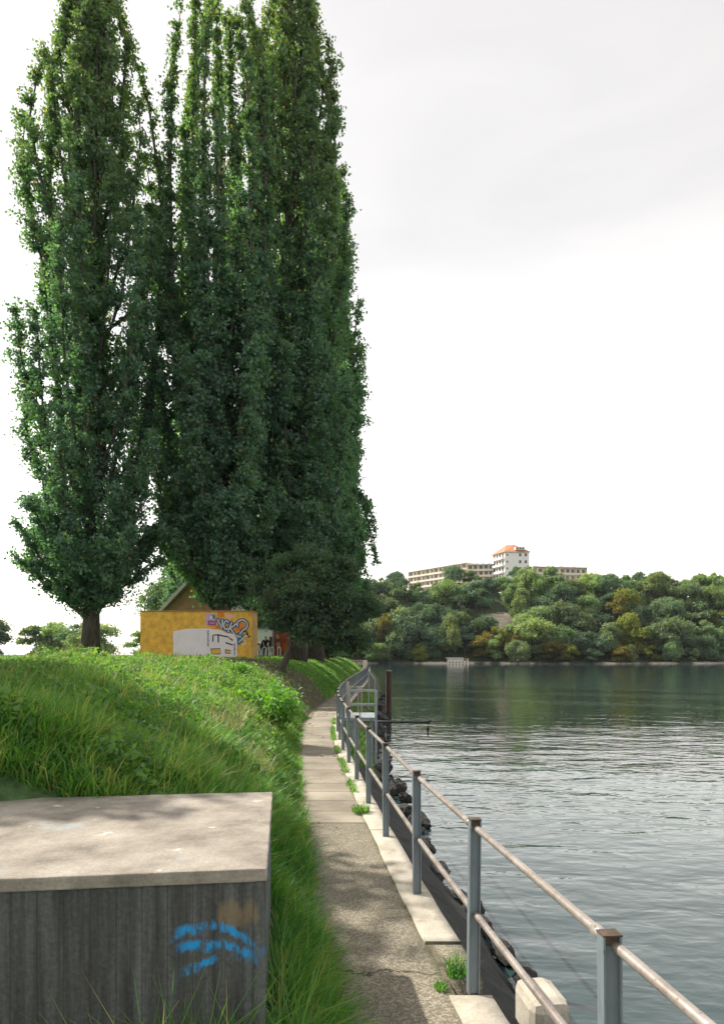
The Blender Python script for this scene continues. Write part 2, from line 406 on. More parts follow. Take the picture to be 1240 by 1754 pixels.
k = NT('hillside')
p = k.pos(); x, y, z = k.xyz(p)
n1 = k.noise(p, 0.12, 6, 0.65); n2 = k.noise(p, 0.9, 5)
c = k.ramp(n2, [(0.3, (0.025, 0.045, 0.02)), (0.7, (0.06, 0.085, 0.035))])
cl = k.ramp(k.noise(k.scale(p, (1, 1, 3)), 0.5, 6), [(0.3, (0.34, 0.28, 0.22)), (0.7, (0.62, 0.53, 0.44))])
d2 = k.math('ADD', k.math('POWER', k.math('DIVIDE', k.math('SUBTRACT', x, 54.0), 9.0), 2.0), k.math('POWER', k.math('DIVIDE', k.math('SUBTRACT', z, 14.5), 3.6), 2.0))
c = k.mix(k.rng(k.math('ADD', d2, k.math('MULTIPLY', k.math('SUBTRACT', n2, 0.5), 1.5)), 0.6, 1.1, 1, 0), c, cl)
c = k.mix(k.rng(k.math('ADD', z, k.math('MULTIPLY', k.math('SUBTRACT', n2, 0.5), 1.2)), -0.75, -0.55, 1, 0), c, k.mix(k.rng(k.noise(k.scale(p, (1, 0.3, 0.3)), 0.11, 3), 0.45, 0.55), (0.05, 0.055, 0.04), (0.50, 0.45, 0.38)))
M['hill'] = k.pbr(c, 0.95, 0, k.bump(n2, 0.7, 0.6))

k = NT('river water')
p = k.pos(); x, y, z = k.xyz(p)
v1 = k.scale(p, (0.55, 1.0, 1.0), (0, 0, 0.15))
wa = k.noise(v1, 1.1, 3, 0.5, 0.4); wb = k.noise(v1, 3.4, 3, 0.5, 0.3); wc = k.noise(k.scale(p, (0.4, 1.0, 1)), 0.33, 2)
big = k.rng(k.noise(k.scale(p, (0.02, 0.05, 1)), 1.0, 3), 0.35, 0.65, 0.5, 1.3)
h = k.math('ADD', k.math('MULTIPLY', wa, 0.55), k.math('ADD', k.math('MULTIPLY', wb, 0.20), k.math('MULTIPLY', wc, 0.5)))
h = k.math('MULTIPLY', h, big)
att = k.rng(y, 30, 130, 1.0, 0.35)
b = k.n('ShaderNodeBump'); b.inputs['Distance'].default_value = 0.10
k.put(b.inputs['Height'], h); k.put(b.inputs['Strength'], k.math('MULTIPLY', att, 0.7))
M['water'] = k.pbr((0.030, 0.054, 0.056), 0.04, 0, b.outputs[0], 0.5, 1.6)

# ------------------------------------------------------------------ mesh helpers
def link(name, me, mat=None, parent=None):
    o = bpy.data.objects.new(name, me)
    COL.objects.link(o)
    if mat is not None and me is not None: me.materials.append(mat)
    if parent is not None: o.parent = parent
    return o

def npmesh(name, V, polys, uv=None, smooth=False):
    """V (n,3); polys: list of int arrays (k, n_corners)."""
    me = bpy.data.meshes.new(name)
    V = np.asarray(V, dtype=np.float32)
    me.vertices.add(len(V)); me.vertices.foreach_set('co', V.ravel())
    loops = np.concatenate([np.asarray(q).ravel() for q in polys]).astype(np.int32)
    tot = np.concatenate([np.full(len(q), np.asarray(q).shape[1]) for q in polys]).astype(np.int32)
    start = np.concatenate([[0], np.cumsum(tot)[:-1]]).astype(np.int32)
    me.loops.add(len(loops)); me.loops.foreach_set('vertex_index', loops)
    me.polygons.add(len(tot)); me.polygons.foreach_set('loop_start', start)
    try: me.polygons.foreach_set('loop_total', tot)
    except Exception: pass
    if uv is not None:
        l = me.uv_layers.new(name='UVMap')
        l.data.foreach_set('uv', np.asarray(uv, dtype=np.float32)[loops].ravel())
    me.update(calc_edges=True)
    if smooth: me.polygons.foreach_set('use_smooth', np.ones(len(tot), dtype=bool))
    me.validate()
    return me

class MB:
    def __init__(self): self.v = []; self.f = []
    def add(self, vs, fs):
        b = len(self.v); self.v += [tuple(q) for q in vs]; self.f += [tuple(b + i for i in q) for q in fs]
    def box(self, c, s, rz=0.0, m=None):
        hx, hy, hz = s[0] / 2, s[1] / 2, s[2] / 2
        R = m if m is not None else Matrix.Rotation(rz, 3, 'Z')
        c = Vector(c)
        vs = [c + R @ Vector((a * hx, b * hy, d * hz)) for a in (-1, 1) for b in (-1, 1) for d in (-1, 1)]
        self.add(vs, [(0, 1, 3, 2), (4, 6, 7, 5), (0, 4, 5, 1), (2, 3, 7, 6), (0, 2, 6, 4), (1, 5, 7, 3)]); return self
    def box2(self, a, b):
        return self.box([(p + q) / 2 for p, q in zip(a, b)], [abs(q - p) for p, q in zip(a, b)])
    def tube(self, pts, r, n=8, cap=True):
        pts = [Vector([float(q) for q in p]) for p in pts]; N = len(pts)
        rs = r if isinstance(r, (list, tuple)) else [r] * N
        rings = []; up = None
        for i in range(N):
            t = (pts[min(i + 1, N - 1)] - pts[max(i - 1, 0)]).normalized()
            if up is None: up = Vector((0, 0, 1)) if abs(t.z) < 0.9 else Vector((1, 0, 0))
            a = t.cross(up).normalized(); up2 = a.cross(t).normalized(); up = up2
            ri = float(rs[i]); rings.append([pts[i] + ri * (math.cos(2 * PI * j / n) * a + math.sin(2 * PI * j / n) * up2) for j in range(n)])
        vs = [q for rg in rings for q in rg]; fs = []
        for i in range(N - 1):
            for j in range(n):
                fs.append((i * n + j, i * n + (j + 1) % n, (i + 1) * n + (j + 1) % n, (i + 1) * n + j))
        if cap:
            fs.append(tuple(range(n - 1, -1, -1))); fs.append(tuple((N - 1) * n + j for j in range(n)))
        self.add(vs, fs); return self
    def poly(self, pts, thick):
        """flat polygon (3-D points) extruded along vector thick"""
        n = len(pts); t = Vector(thick)
        vs = [Vector(p) for p in pts] + [Vector(p) + t for p in pts]
        fs = [tuple(range(n - 1, -1, -1)), tuple(range(n, 2 * n))] + [(i, (i + 1) % n, n + (i + 1) % n, n + i) for i in range(n)]
        self.add(vs, fs); return self
    def mesh(self, name, smooth=False):
        me = bpy.data.meshes.new(name)
        me.from_pydata([tuple(p) for p in self.v], [], self.f); me.update()
        if smooth:
            for p in me.polygons: p.use_smooth = True
        return me
    def build(self, name, mat, parent=None, smooth=False, bevel=0.0):
        o = link(name, self.mesh(name, smooth), mat, parent)
        if bevel:
            b = o.modifiers.new('bevel', 'BEVEL'); b.width = bevel; b.segments = 2; b.limit_method = 'ANGLE'
        return o

def tag(o, label=None, cat=None, group=None, kind=None):
    if label: o['label'] = label
    if cat: o['category'] = cat
    if group: o['group'] = group
    if kind: o['kind'] = kind
    return o
def empty(name, loc=(0, 0, 0), rz=0.0):
    o = bpy.data.objects.new(name, None); COL.objects.link(o)
    o.location = loc; o.rotation_euler = (0, 0, rz); o.empty_display_size = 0.3
    return o
def copy_tree(o, parent=None):
    c = o.copy(); COL.objects.link(c)
    if parent is not None: c.parent = parent
    for ch in list(o.children): copy_tree(ch, c)
    return c
ORD = ['first', 'second', 'third', 'fourth', 'fifth', 'sixth', 'seventh', 'eighth', 'ninth', 'tenth', 'eleventh', 'twelfth', 'thirteenth', 'fourteenth', 'fifteenth', 'sixteenth', 'seventeenth', 'eighteenth', 'nineteenth', 'twentieth']
def ordinal(i):
    if i < 20: return ORD[i]
    tens = {2: 'twenty', 3: 'thirty', 4: 'forty', 5: 'fifty', 6: 'sixty', 7: 'seventy'}[(i + 1) // 10]
    u = (i + 1) % 10
    return (tens + '-' + ORD[u - 1]) if u else tens[:-1] + 'ieth'

def at(px, py, Y):   # point seen at photograph pixel (px, py) at depth Y
    return Vector(((px - CX) / F * Y, Y, EYE - (py - HY) / F * Y))

# smooth lattice noise for numpy arrays
_rs = np.random.RandomState(5)
_lat = _rs.rand(256, 256)
def vnoise(x, y):
    xi = np.floor(x).astype(int); yi = np.floor(y).astype(int)
    fx = x - xi; fy = y - yi
    fx = fx * fx * (3 - 2 * fx); fy = fy * fy * (3 - 2 * fy)
    g = lambda a, b: _lat[a % 256, b % 256]
    return (g(xi, yi) * (1 - fx) * (1 - fy) + g(xi + 1, yi) * fx * (1 - fy) + g(xi, yi + 1) * (1 - fx) * fy + g(xi + 1, yi + 1) * fx * fy)

# ------------------------------------------------------------------ lie of the land
RY = np.array([-8, 0.0, 1.5, 3.45, 4.8, 6.38, 7.8, 9.4, 12.2, 15, 17.5, 20.3, 25.7, 35, 46, 60, 75, 90, 110, 130, 150, 175, 200])
RX = np.array([2.0, 1.02, 0.85, 0.59, 0.415, 0.235, 0.075, -0.085, -0.36, -0.57, -0.645, -0.66, -0.53, -0.12, 0.33, 0.54, 0.80, 1.0, 0.2, -5, -16, -45, -90])
_sy = np.linspace(-8, 200, 1041)
_sx = np.interp(_sy, RY, RX)
for _ in range(3):
    _sx = np.convolve(np.pad(_sx, 2, mode='edge'), np.ones(5) / 5, 'valid')
def R(Y): return np.interp(Y, _sy, _sx)
def path_left(Y): return R(Y) - 0.93

WATER = -1.2
def sstep(a, b, x):
    t = np.clip((x - a) / (b - a), 0, 1); return t * t * (3 - 2 * t)
def bank_z(X, Y):
    X = np.asarray(X, dtype=float); Y = np.asarray(Y, dtype=float)
    d = path_left(Y) - X
    z = 1.62 * (1 - np.exp(-(np.maximum(d, 0) / 1.25) ** 1.15))
    z = z * sstep(2.5, 4.4, Y)
    z = z * (1 - sstep(95, 125, Y) * 0.0)
    lump = (vnoise(X * 1.3 + 40, Y * 1.3) - 0.5) * 0.16 + (vnoise(X * 0.35, Y * 0.35 + 9) - 0.5) * 0.12
    z = z + lump * sstep(0.1, 1.0, d)
    return np.where(d < 0, -0.03, z)

# ground sheet
ys = np.concatenate([np.arange(-8, 6, 0.22), np.arange(6, 30, 0.4), np.arange(30, 80, 1.2), np.arange(80, 201, 4)])
ds = np.concatenate([[-0.10, 0.0], np.arange(0.12, 3.6, 0.16), np.arange(3.8, 12, 0.6), np.array([13, 15, 18, 22, 30, 45, 70, 110, 180, 300, 600, 1200])])
YY, DD = np.meshgrid(ys, ds, indexing='ij')
XX = path_left(YY) - DD
ZZ = bank_z(XX, YY)
V = np.stack([XX, YY, ZZ], -1).reshape(-1, 3)
ny, nd = len(ys), len(ds)
idx = np.arange(ny * nd).reshape(ny, nd)
Q = np.stack([idx[:-1, :-1], idx[1:, :-1], idx[1:, 1:], idx[:-1, 1:]], -1).reshape(-1, 4)
g = link('ground', npmesh('ground', V, [Q], smooth=True), M['ground'])
tag(g, kind='structure')
# far part of the plain on the left bank, to the horizon
pl = MB(); pl.box2((-1500, 200, -3), (-92, 1500, 1.45)); tag(pl.build('terrain', M['ground']), kind='structure')

def strip(name, a_off, b_off, y0, y1, z, mat, na=2, step=0.2, jit=0.0, thick=0.0, sy=None):
    yy = np.arange(y0, y1 + 1e-6, step)
    us = np.linspace(0, 1, na)
    rx = R(yy)
    seg = np.concatenate([[0], np.cumsum(np.hypot(np.diff(rx), np.diff(yy)))]) + y0
    Vs = []; UV = []
    rs = np.random.RandomState(3)
    for i, y in enumerate(yy):
        ja = (vnoise(np.array([y * 3.1]), np.array([a_off * 7.0]))[0] - 0.5) * jit
        jb = (vnoise(np.array([y * 3.1]), np.array([b_off * 7.0 + 30]))[0] - 0.5) * jit
        for u in us:
            Vs.append((rx[i] + (a_off + ja) * (1 - u) + (b_off + jb) * u, y, z)); UV.append((u, seg[i]))
    n = len(yy); idx = np.arange(n * na).reshape(n, na)
    Q = np.stack([idx[:-1, :-1], idx[:-1, 1:], idx[1:, 1:], idx[1:, :-1]], -1).reshape(-1, 4)
    o = link(name, npmesh(name, Vs, [Q], UV), mat)
    if thick:
        s = o.modifiers.new('solid', 'SOLIDIFY'); s.thickness = thick; s.offset = -1
    return o
tag(strip('path', -1.02, -0.10, -6, 95, 0.0, M['path'], 6, 0.2, 0.02), kind='structure')
tag(strip('kerb', -0.125, 0.095, 4.02, 95, 0.014, M['kerb'], 4, 0.1, 0.016, 0.5), kind='structure')
tag(strip('kerb', -0.115, 0.09, 3.56, 4.0, 0.008, M['path'], 3, 0.11, 0.02, 0.5), kind='structure')
tag(strip('kerb', -0.135, 0.085, -6, 3.55, 0.012, M['kerb'], 3, 0.2, 0.03, 0.5), kind='structure')

# embankment: low wall, slope of dark stone, toe under water
prof = [(0.05, -0.04), (0.10, -0.10), (0.12, -0.34), (0.30, -0.45), (0.6, -0.72), (0.9, -1.0), (1.15, -1.28), (1.6, -1.9), (2.6, -3.2)]
yy = np.concatenate([np.arange(-6, 40, 0.18), np.arange(40, 200, 1.0)])
Vs = []
for y in yy:
    for i, (o_, z_) in enumerate(prof):
        j = 0.0 if i < 2 else (vnoise(np.array([y * 1.9 + i * 3.3]), np.array([i * 5.1]))[0] - 0.5) * (0.05 if i == 2 else 0.26)
        Vs.append((R(y) + o_ + j * 0.5, y, z_ + j * 0.6))
idx = np.arange(len(yy) * len(prof)).reshape(len(yy), len(prof))
Q = np.stack([idx[:-1, :-1], idx[:-1, 1:], idx[1:, 1:], idx[1:, :-1]], -1).reshape(-1, 4)
tag(link('embankment', npmesh('embankment', Vs, [Q]), M['embank']), kind='structure')

# river
wm = MB(); wm.add([(-900, -300, WATER), (1500, -300, WATER), (1500, 2500, WATER), (-900, 2500, WATER)], [(0, 1, 2, 3)])
tag(wm.build('water', M['water']), kind='structure')

# far bank
def shore(X): return 221 + 3.0 * np.sin(np.asarray(X) * 0.045 + 1.0) + 1.2 * np.sin(np.asarray(X) * 0.21)
def hill_z(X, Y):
    X = np.asarray(X, dtype=float); Y = np.asarray(Y, dtype=float)
    t = Y - shore(X)
    z = WATER - 0.5 + 0.30 * np.minimum(t + 1.6, 3.6) + np.where(t > 2, 27.0 * sstep(2, 46, t), 0)
    z = z + (vnoise(X * 0.13, Y * 0.13) - 0.5) * 3.0 * sstep(3, 14, t)
    return z
xs = np.arange(-62, 420, 3.0)
ts = np.concatenate([np.arange(-4, 4, 0.8), np.arange(4, 60, 2.5), np.array([65, 80, 110, 160, 260, 500])])
XX, TT = np.meshgrid(xs, ts, indexing='ij')
YY = shore(XX) + TT
V = np.stack([XX, YY, hill_z(XX, YY)], -1).reshape(-1, 3)
idx = np.arange(V.shape[0]).reshape(len(xs), len(ts))
Q = np.stack([idx[:-1, :-1], idx[1:, :-1], idx[1:, 1:], idx[:-1, 1:]], -1).reshape(-1, 4)
tag(link('hillside', npmesh('hillside', V, [Q], smooth=True), M['hill']), kind='structure')

# ------------------------------------------------------------------ grass
def blades(P, L, Wd, rs, lean=0.55, bias=(0.15, 0.0), droop=0.5):
    n = len(P)
    a = rs.rand(n) * 2 * PI
    dx = np.cos(a) * lean * rs.rand(n) + bias[0]; dy = np.sin(a) * lean * rs.rand(n) + bias[1]
    D = np.stack([dx, dy, np.ones(n)], -1); D /= np.linalg.norm(D, axis=1)[:, None]
    side = np.stack([-np.sin(a + rs.randn(n) * 0.6), np.cos(a), np.zeros(n)], -1)
    side /= np.linalg.norm(side, axis=1)[:, None] + 1e-9
    mid = P + D * (L * 0.5)[:, None]
    D2 = D + np.stack([dx * droop * 2.4, dy * droop * 2.4, -droop * rs.rand(n)], -1)
    D2 /= np.linalg.norm(D2, axis=1)[:, None]
    tip = mid + D2 * (L * 0.5)[:, None]
    w = (Wd / 2)[:, None] * side
    V = np.stack([P - w, P + w, mid + w * 0.8, mid - w * 0.8, tip], 1).reshape(-1, 3)
    b = np.arange(n)[:, None] * 5
    return V, [np.concatenate([b, b + 1, b + 2, b + 3], 1), np.concatenate([b + 3, b + 2, b + 4], 1)]

BLK_C = at(458, 1488, 2.6)   # front right top corner of the concrete block
BLK_R = math.atan2(0.1228, 1.0)
def in_block(X, Y):
    c, s = math.cos(BLK_R), math.sin(BLK_R)
    lx = (X - BLK_C.x) * c + (Y - BLK_C.y) * s; ly = -(X - BLK_C.x) * s + (Y - BLK_C.y) * c
    return (lx < 0.02) & (lx > -2.4) & (ly > -0.02) & (ly < 1.50)
def soil_d(X, Y):
    a = ((X + 3.1) / 2.6) ** 2 + ((Y - 24.0) / 3.2) ** 2
    b = ((X + 1.6) / 1.1) ** 2 + ((Y - 21.2) / 2.6) ** 2
    c = ((X + 6.0) / 2.4) ** 2 + ((Y - 27.0) / 2.0) ** 2
    return np.minimum(np.minimum(a, b), c)
rs = np.random.RandomState(11)
N = 500000
u = rs.rand(N); q = -0.15; y0, y1 = 2.3, 85.0
Yg = (y0 ** q + u * (y1 ** q - y0 ** q)) ** (1 / q)
dg = -0.10 + (3.2 + 0.22 * Yg) * rs.rand(N) ** 1.35
Xg = path_left(Yg) - dg + 0.03
clump = 0.6 * vnoise(Xg * 1.9 + Yg * 1.1 + 7, Yg * 1.7 - Xg * 1.2) + 0.4 * vnoise(Xg * 4.1 - Yg * 2.6, Yg * 3.7 + Xg * 2.9 + 31); big = vnoise(Xg * 0.7 + 3, Yg * 0.7 + 50)
keep = ~in_block(Xg, Yg) & (rs.rand(N) < 0.15 + 1.1 * clump)
keep &= (soil_d(Xg, Yg) > 0.75 + 0.6 * rs.rand(N)) | (rs.rand(N) < 0.06)
keep &= (dg > 0.0) | (rs.rand(N) < 0.35)
Xg, Yg, dg, clump, big = Xg[keep], Yg[keep], dg[keep], clump[keep], big[keep]
n = len(Xg)
Lg = (0.10 + 0.30 * clump * (0.4 + big) + 0.08 * rs.rand(n))
Lg *= 0.85 * (1 + 0.35 * (Yg < 7) * (dg < 1.0)) * np.where(rs.rand(n) < 0.08, 1.5, 1.0) * np.interp(Yg, [3, 6, 8, 14, 22], [1.4, 1.0, 0.72, 0.55, 0.45]) * np.interp(dg, [0, 0.35], [0.7, 1.0])
Wg = 0.0065 + 0.0011 * Yg * (0.6 + rs.rand(n))
Wg = np.minimum(Wg, 0.05)
P = np.stack([Xg, Yg, bank_z(Xg, Yg) - 0.02], -1)
# the bank leans its grass downhill towards the path
Vv, Fv = blades(P, Lg, Wg, rs, 1.0, (0.12, -0.08), 0.6)
tag(link('grass', npmesh('grass', Vv, Fv), M['grass']), 'long green grass covering the bank beside the path', 'grass', kind='stuff')

rs = np.random.RandomState(91)
N = 60000
Yw = (2.6 ** -0.3 + rs.rand(N) * (30.0 ** -0.3 - 2.6 ** -0.3)) ** (1 / -0.3)
dw = 0.25 + (2.4 + 0.12 * Yw) * rs.rand(N)
Xw = path_left(Yw) - dw
kw = (vnoise(Xw * 1.1 + 90, Yw * 1.1) > 0.47) & ~in_block(Xw, Yw) & (soil_d(Xw, Yw) > 1.2)
Xw, Yw = Xw[kw], Yw[kw]; n = len(Xw)
Hw = 0.05 + 0.30 * rs.rand(n) * vnoise(Xw * 2.5, Yw * 2.5 + 20)
Cw = np.stack([Xw, Yw, bank_z(Xw, Yw) + Hw], -1)
def quad_leaves(C, size, rs, up):
    n = len(C); Nn = rs.randn(n, 3); Nn[:, 2] += up; Nn /= np.linalg.norm(Nn, axis=1)[:, None]
    T = rs.randn(n, 3); T -= Nn * (T * Nn).sum(1)[:, None]; T /= np.linalg.norm(T, axis=1)[:, None]
    B = np.cross(Nn, T); a = (size / 2)[:, None]
    V = np.stack([C - T * a, C - T * a * 0.1 + B * a * 0.7 + Nn * a * 0.2, C + T * a, C - T * a * 0.1 - B * a * 0.7 + Nn * a * 0.2], 1).reshape(-1, 3)
    i = np.arange(n)[:, None] * 4
    return V, [np.concatenate([i, i + 1, i + 2, i + 3], 1)]
Vv, Fv = quad_leaves(Cw, (0.03 + 0.05 * rs.rand(n)) * np.interp(Yw, [3, 20], [0.8, 1.5]), rs, 1.2)
tag(link('weeds', npmesh('weeds', Vv, Fv), M['weed']), 'low broad leaved weeds growing through the bank grass', 'weeds', kind='stuff')

N = 2600
Ys = (4.6 ** -0.2 + rs.rand(N) * (26.0 ** -0.2 - 4.6 ** -0.2)) ** (1 / -0.2)
Xs = path_left(Ys) - 0.35 - (2.4 + 0.12 * Ys) * rs.rand(N)
ks = (vnoise(Xs * 0.9 + 17, Ys * 0.9) > 0.45) & ~in_block(Xs, Ys) & (soil_d(Xs, Ys) > 1.1)
Xs, Ys = Xs[ks], Ys[ks]
Vv, Fv = blades(np.stack([Xs, Ys, bank_z(Xs, Ys)], -1), 0.22 + 0.35 * rs.rand(len(Xs)), 0.004 + 0.0006 * Ys, rs, 0.9, (0.1, 0), 0.5)
tag(link('dry_stalks', npmesh('dry_stalks', Vv, Fv), M['dry']), 'thin pale dead stalks scattered through the bank grass', 'dry stalks', kind='stuff')

N = 900
Yl = 6.5 + 22 * rs.rand(N) ** 1.2; ul = rs.rand(N) ** 1.8
Xl = path_left(Yl) + 0.06 + 0.70 * ul
kl = rs.rand(N) < np.interp(Yl, [6, 15, 20, 28], [0.05, 0.25, 0.8, 1.0])
Cl = np.stack([Xl, Yl, np.full(N, 0.012)], -1)[kl]
Vv, Fv = quad_leaves(Cl, 0.03 + 0.04 * rs.rand(len(Cl)), rs, 5.0)
tag(link('leaf_litter', npmesh('leaf_litter', Vv, Fv), M['litter']), 'brown fallen leaves lying on the path near the bend', 'leaf litter', kind='stuff')

def tuft(name, c, n, r, L, w, mat, label, cat='grass tuft', seed=0, lean=0.8, group=None):
    rs = np.random.RandomState(seed + 100)
    P = np.zeros((n, 3)); a = rs.rand(n) * 2 * PI; rr = r * np.sqrt(rs.rand(n))
    P[:, 0] = np.cos(a) * rr; P[:, 1] = np.sin(a) * rr
    V_, F_ = blades(P, L * (0.5 + rs.rand(n) * 0.7), w * (0.6 + 0.8 * rs.rand(n)), rs, lean, (0, 0), 0.6)
    o = link(name, npmesh(name, V_, F_), mat); o.location = c
    return tag(o, label, cat, group)
gt = 'grass tufts growing at the kerb'
tuft('grass_tuft', (R(7.35) - 0.14, 7.35, 0.015), 220, 0.10, 0.12, 0.007, M['grass'], 'small round grass tuft in the kerb joint where the slab paving starts', seed=1, group=gt)
tuft('grass_tuft', (R(3.62) - 0.04, 3.62, 0.01), 150, 0.06, 0.13, 0.006, M['grass'], 'grass tuft at the foot of the nearest rail post', seed=2, group=gt)
tuft('grass_tuft', (R(3.5) - 0.16, 3.48, 0.005), 70, 0.035, 0.05, 0.008, M['bush'], 'tiny green weed between path and kerb beside the nearest rail post', cat='weed', seed=3)
rs = np.random.RandomState(21)
Ym = 8.0 + 10 * rs.rand(2600) ** 0.9
Xm = R(Ym) - 0.12 + rs.randn(2600) * 0.025
km = vnoise(Xm * 0 + 4, Ym * 2.1) > 0.42
P = np.stack([Xm[km], Ym[km], np.full(km.sum(), 0.01)], -1)
V_, F_ = blades(P, 0.03 + 0.07 * rs.rand(len(P)), 0.008 + 0.008 * rs.rand(len(P)), rs, 0.9)
tag(link('kerb_grass', npmesh('kerb_grass', V_, F_), M['grass']), 'thin line of short grass in the joint between slabs and kerb', 'grass', kind='stuff')
Ye = 14 + 30 * rs.rand(9000); oe = 0.14 + 0.75 * rs.rand(9000) ** 1.3
ke = (vnoise(Ye * 0.5, oe * 2) > 0.42)
Ye, oe = Ye[ke], oe[ke]
P = np.stack([R(Ye) + oe, Ye, np.interp(oe, [q_[0] for q_ in prof], [q_[1] for q_ in prof]) - 0.02], -1)
V_, F_ = blades(P, 0.10 + 0.22 * rs.rand(len(P)), 0.012 + 0.02 * rs.rand(len(P)), rs, 0.9, (0.1, 0))
tag(link('embankment_grass', npmesh('embankment_grass', V_, F_), M['grass']), 'mossy grass growing on the stone embankment below the railing', 'grass', kind='stuff')

for i, (px, py, Y, nb, rr, L, lab) in enumerate([
        (372, 1248, 8.3, 190, 0.34, 0.5, 'clump of dry yellow grass at the left edge of the bank, below the container'),
        (425, 1290, 7.3, 170, 0.30, 0.38, 'clump of straw coloured grass in the middle of the bank, behind the concrete block'),
        (400, 1225, 10.5, 130, 0.3, 0.35, 'pale dry grass clump on the bank, left of the leafy bush')]):
    X = (px - CX) / F * Y
    tuft('dry_grass', (X, Y, float(bank_z(X, Y))), nb, rr, L, 0.010, M['dry'], lab, 'dry grass', 30 + i, 0.9, 'dry grass clumps on the bank')

# ------------------------------------------------------------------ foliage helpers
def leaves(C, size, rs, up=0.5, outward=None, asp=0.8):
    n = len(C)
    Nn = rs.randn(n, 3); Nn[:, 2] += up
    if outward is not None: Nn += outward
    Nn /= np.linalg.norm(Nn, axis=1)[:, None] + 1e-9
    T = rs.randn(n, 3); T -= Nn * (T * Nn).sum(1)[:, None]; T /= np.linalg.norm(T, axis=1)[:, None] + 1e-9
    B = np.cross(Nn, T)
    a = (size / 2)[:, None]; b = a * asp
    V = np.stack([C - T * a, C - T * a * 0.12 + B * b + Nn * a * 0.25, C + T * a, C - T * a * 0.12 - B * b + Nn * a * 0.25], 1).reshape(-1, 3)
    i = np.arange(n)[:, None] * 4
    return V, [np.concatenate([i, i + 1, i + 2, i + 3], 1)]

def poplar(seed, H, Rm, nl, base, ntw, nlf, leaf, skirt=0.8, nlow=16, nstem=0, tw=1.0, hmax=0.86, air=1.0):
    rs = np.random.RandomState(seed)
    wood = MB()
    tz = np.linspace(-0.4, H * (0.72 if nstem else 0.9), 9)
    wood.tube([(0.25 * math.sin(z * 0.31 + seed), 0.22 * math.cos(z * 0.23 + seed), z) for z in tz], [0.42 * (1 - max(z, 0) / H) ** 1.35 + 0.02 + (0.15 if z < 0 else 0) for z in tz], 9)
    def rad(z):
        t = np.clip(z / H, 0, 1)
        return Rm * np.interp(t, [0, 0.06, 0.2, 0.4, 0.6, 0.78, 0.92, 1.0], [skirt * 0.75, skirt, 0.95, 1.0, 0.93, 0.66, 0.26, 0.03])
    Cs = []
    for i in range(nl + nlow + nstem):
        f = (i + rs.rand()) / nl
        az = i * 2.39996 + rs.randn() * 0.25
        s = np.linspace(0, 1, 7)
        thick = 0.085; twl = tw; dens = 1.0
        if i < nl:
            h0 = base + (H * hmax - base) * f ** 1.05
            L = min(H - h0, H * (0.20 + 0.16 * rs.rand())) * (0.85 + 0.15 * rs.rand())
            reach = rad(h0 + L * 0.55) * (0.35 + 0.60 * math.sqrt(rs.rand()))
            if rs.rand() < 0.16: reach *= 1.22
            off = reach * (1 - np.exp(-3.2 * s)) / (1 - math.exp(-3.2))
        elif i < nl + nlow:          # low spreading limbs
            h0 = base + 2.5 * rs.rand(); L = 2.2 + 3.2 * rs.rand()
            reach = Rm * skirt * (0.6 + 0.4 * rs.rand()); off = reach * s ** 0.8
            dens = 1.5
        else:                        # upright leaders
            h0 = base + 2.0 + 5 * rs.rand(); L = (H - h0) * (0.80 + 0.18 * rs.rand())
            reach = Rm * (0.25 + 0.65 * rs.rand()); off = reach * (1 - np.exp(-5 * s)) * (1 - 0.25 * s ** 3)
            thick = 0.17; twl = tw * 0.62; dens = 1.25
            if i >= nl + nlow + nstem - 1: off = off * 0.12; thick = 0.05; dens = 1.3
        zz = h0 + L * s
        off = np.minimum(off, rad(zz) * 1.07)
        wx = rs.randn() * 0.2; wy = rs.randn() * 0.2
        px = np.cos(az) * off + wx * s; py = np.sin(az) * off + wy * s
        wood.tube(list(zip(px, py, zz)), [thick * (1 - t) ** 0.7 + 0.012 for t in s], 6, False)
        # side twigs
        nt = max(6, int(ntw * dens * L / (H * 0.28)))
        ts = 0.06 + 0.94 * rs.rand(nt) ** 0.85
        bx = np.interp(ts, s, px); by = np.interp(ts, s, py); bz = np.interp(ts, s, zz)
        ta = az + rs.randn(nt) * 1.5
        tl = twl * (0.35 + 1.0 * rs.rand(nt)) * (1.25 - 0.65 * ts) * (Rm / 4.0) ** 0.5 * np.interp(bz / H, [0.7, 1.0], [1.0, 0.55])
        el = 0.1 + 0.85 * rs.rand(nt)
        big = rs.rand(nt) < 0.10
        tl[big] *= 1.45; el[big] *= 0.35
        kp = rs.rand(nt) < np.interp(bz / H, [0.25, 0.5, 0.8, 1.0], [1.0, 0.74, 0.42 * air, 0.38 * air])
        bx, by, bz, ta, tl, el = [q_[kp] for q_ in (bx, by, bz, ta, tl, el)]; nt = len(bx)
        m = nlf
        w = rs.rand(nt, m) ** 0.7
        dx = np.cos(ta) * np.cos(el); dy = np.sin(ta) * np.cos(el); dz = np.sin(el)
        sg = 0.05 + 0.12 * w
        c = np.stack([bx[:, None] + dx[:, None] * tl[:, None] * w + rs.randn(nt, m) * sg,
                      by[:, None] + dy[:, None] * tl[:, None] * w + rs.randn(nt, m) * sg,
                      bz[:, None] + (dz * tl)[:, None] * w - 0.18 * tl[:, None] * w * w + rs.randn(nt, m) * sg], -1).reshape(-1, 3)
        Cs.append(c)
    C = np.concatenate(Cs)
    out = C.copy(); out[:, 2] = 0; out /= np.linalg.norm(out, axis=1)[:, None] + 0.3
    V, Fc = leaves(C, leaf * (0.7 + 0.6 * rs.rand(len(C))), rs, 0.35, out * 0.7, 0.85)
    return npmesh('poplar_crown', V, Fc), wood.mesh('poplar_trunk', True), len(C)

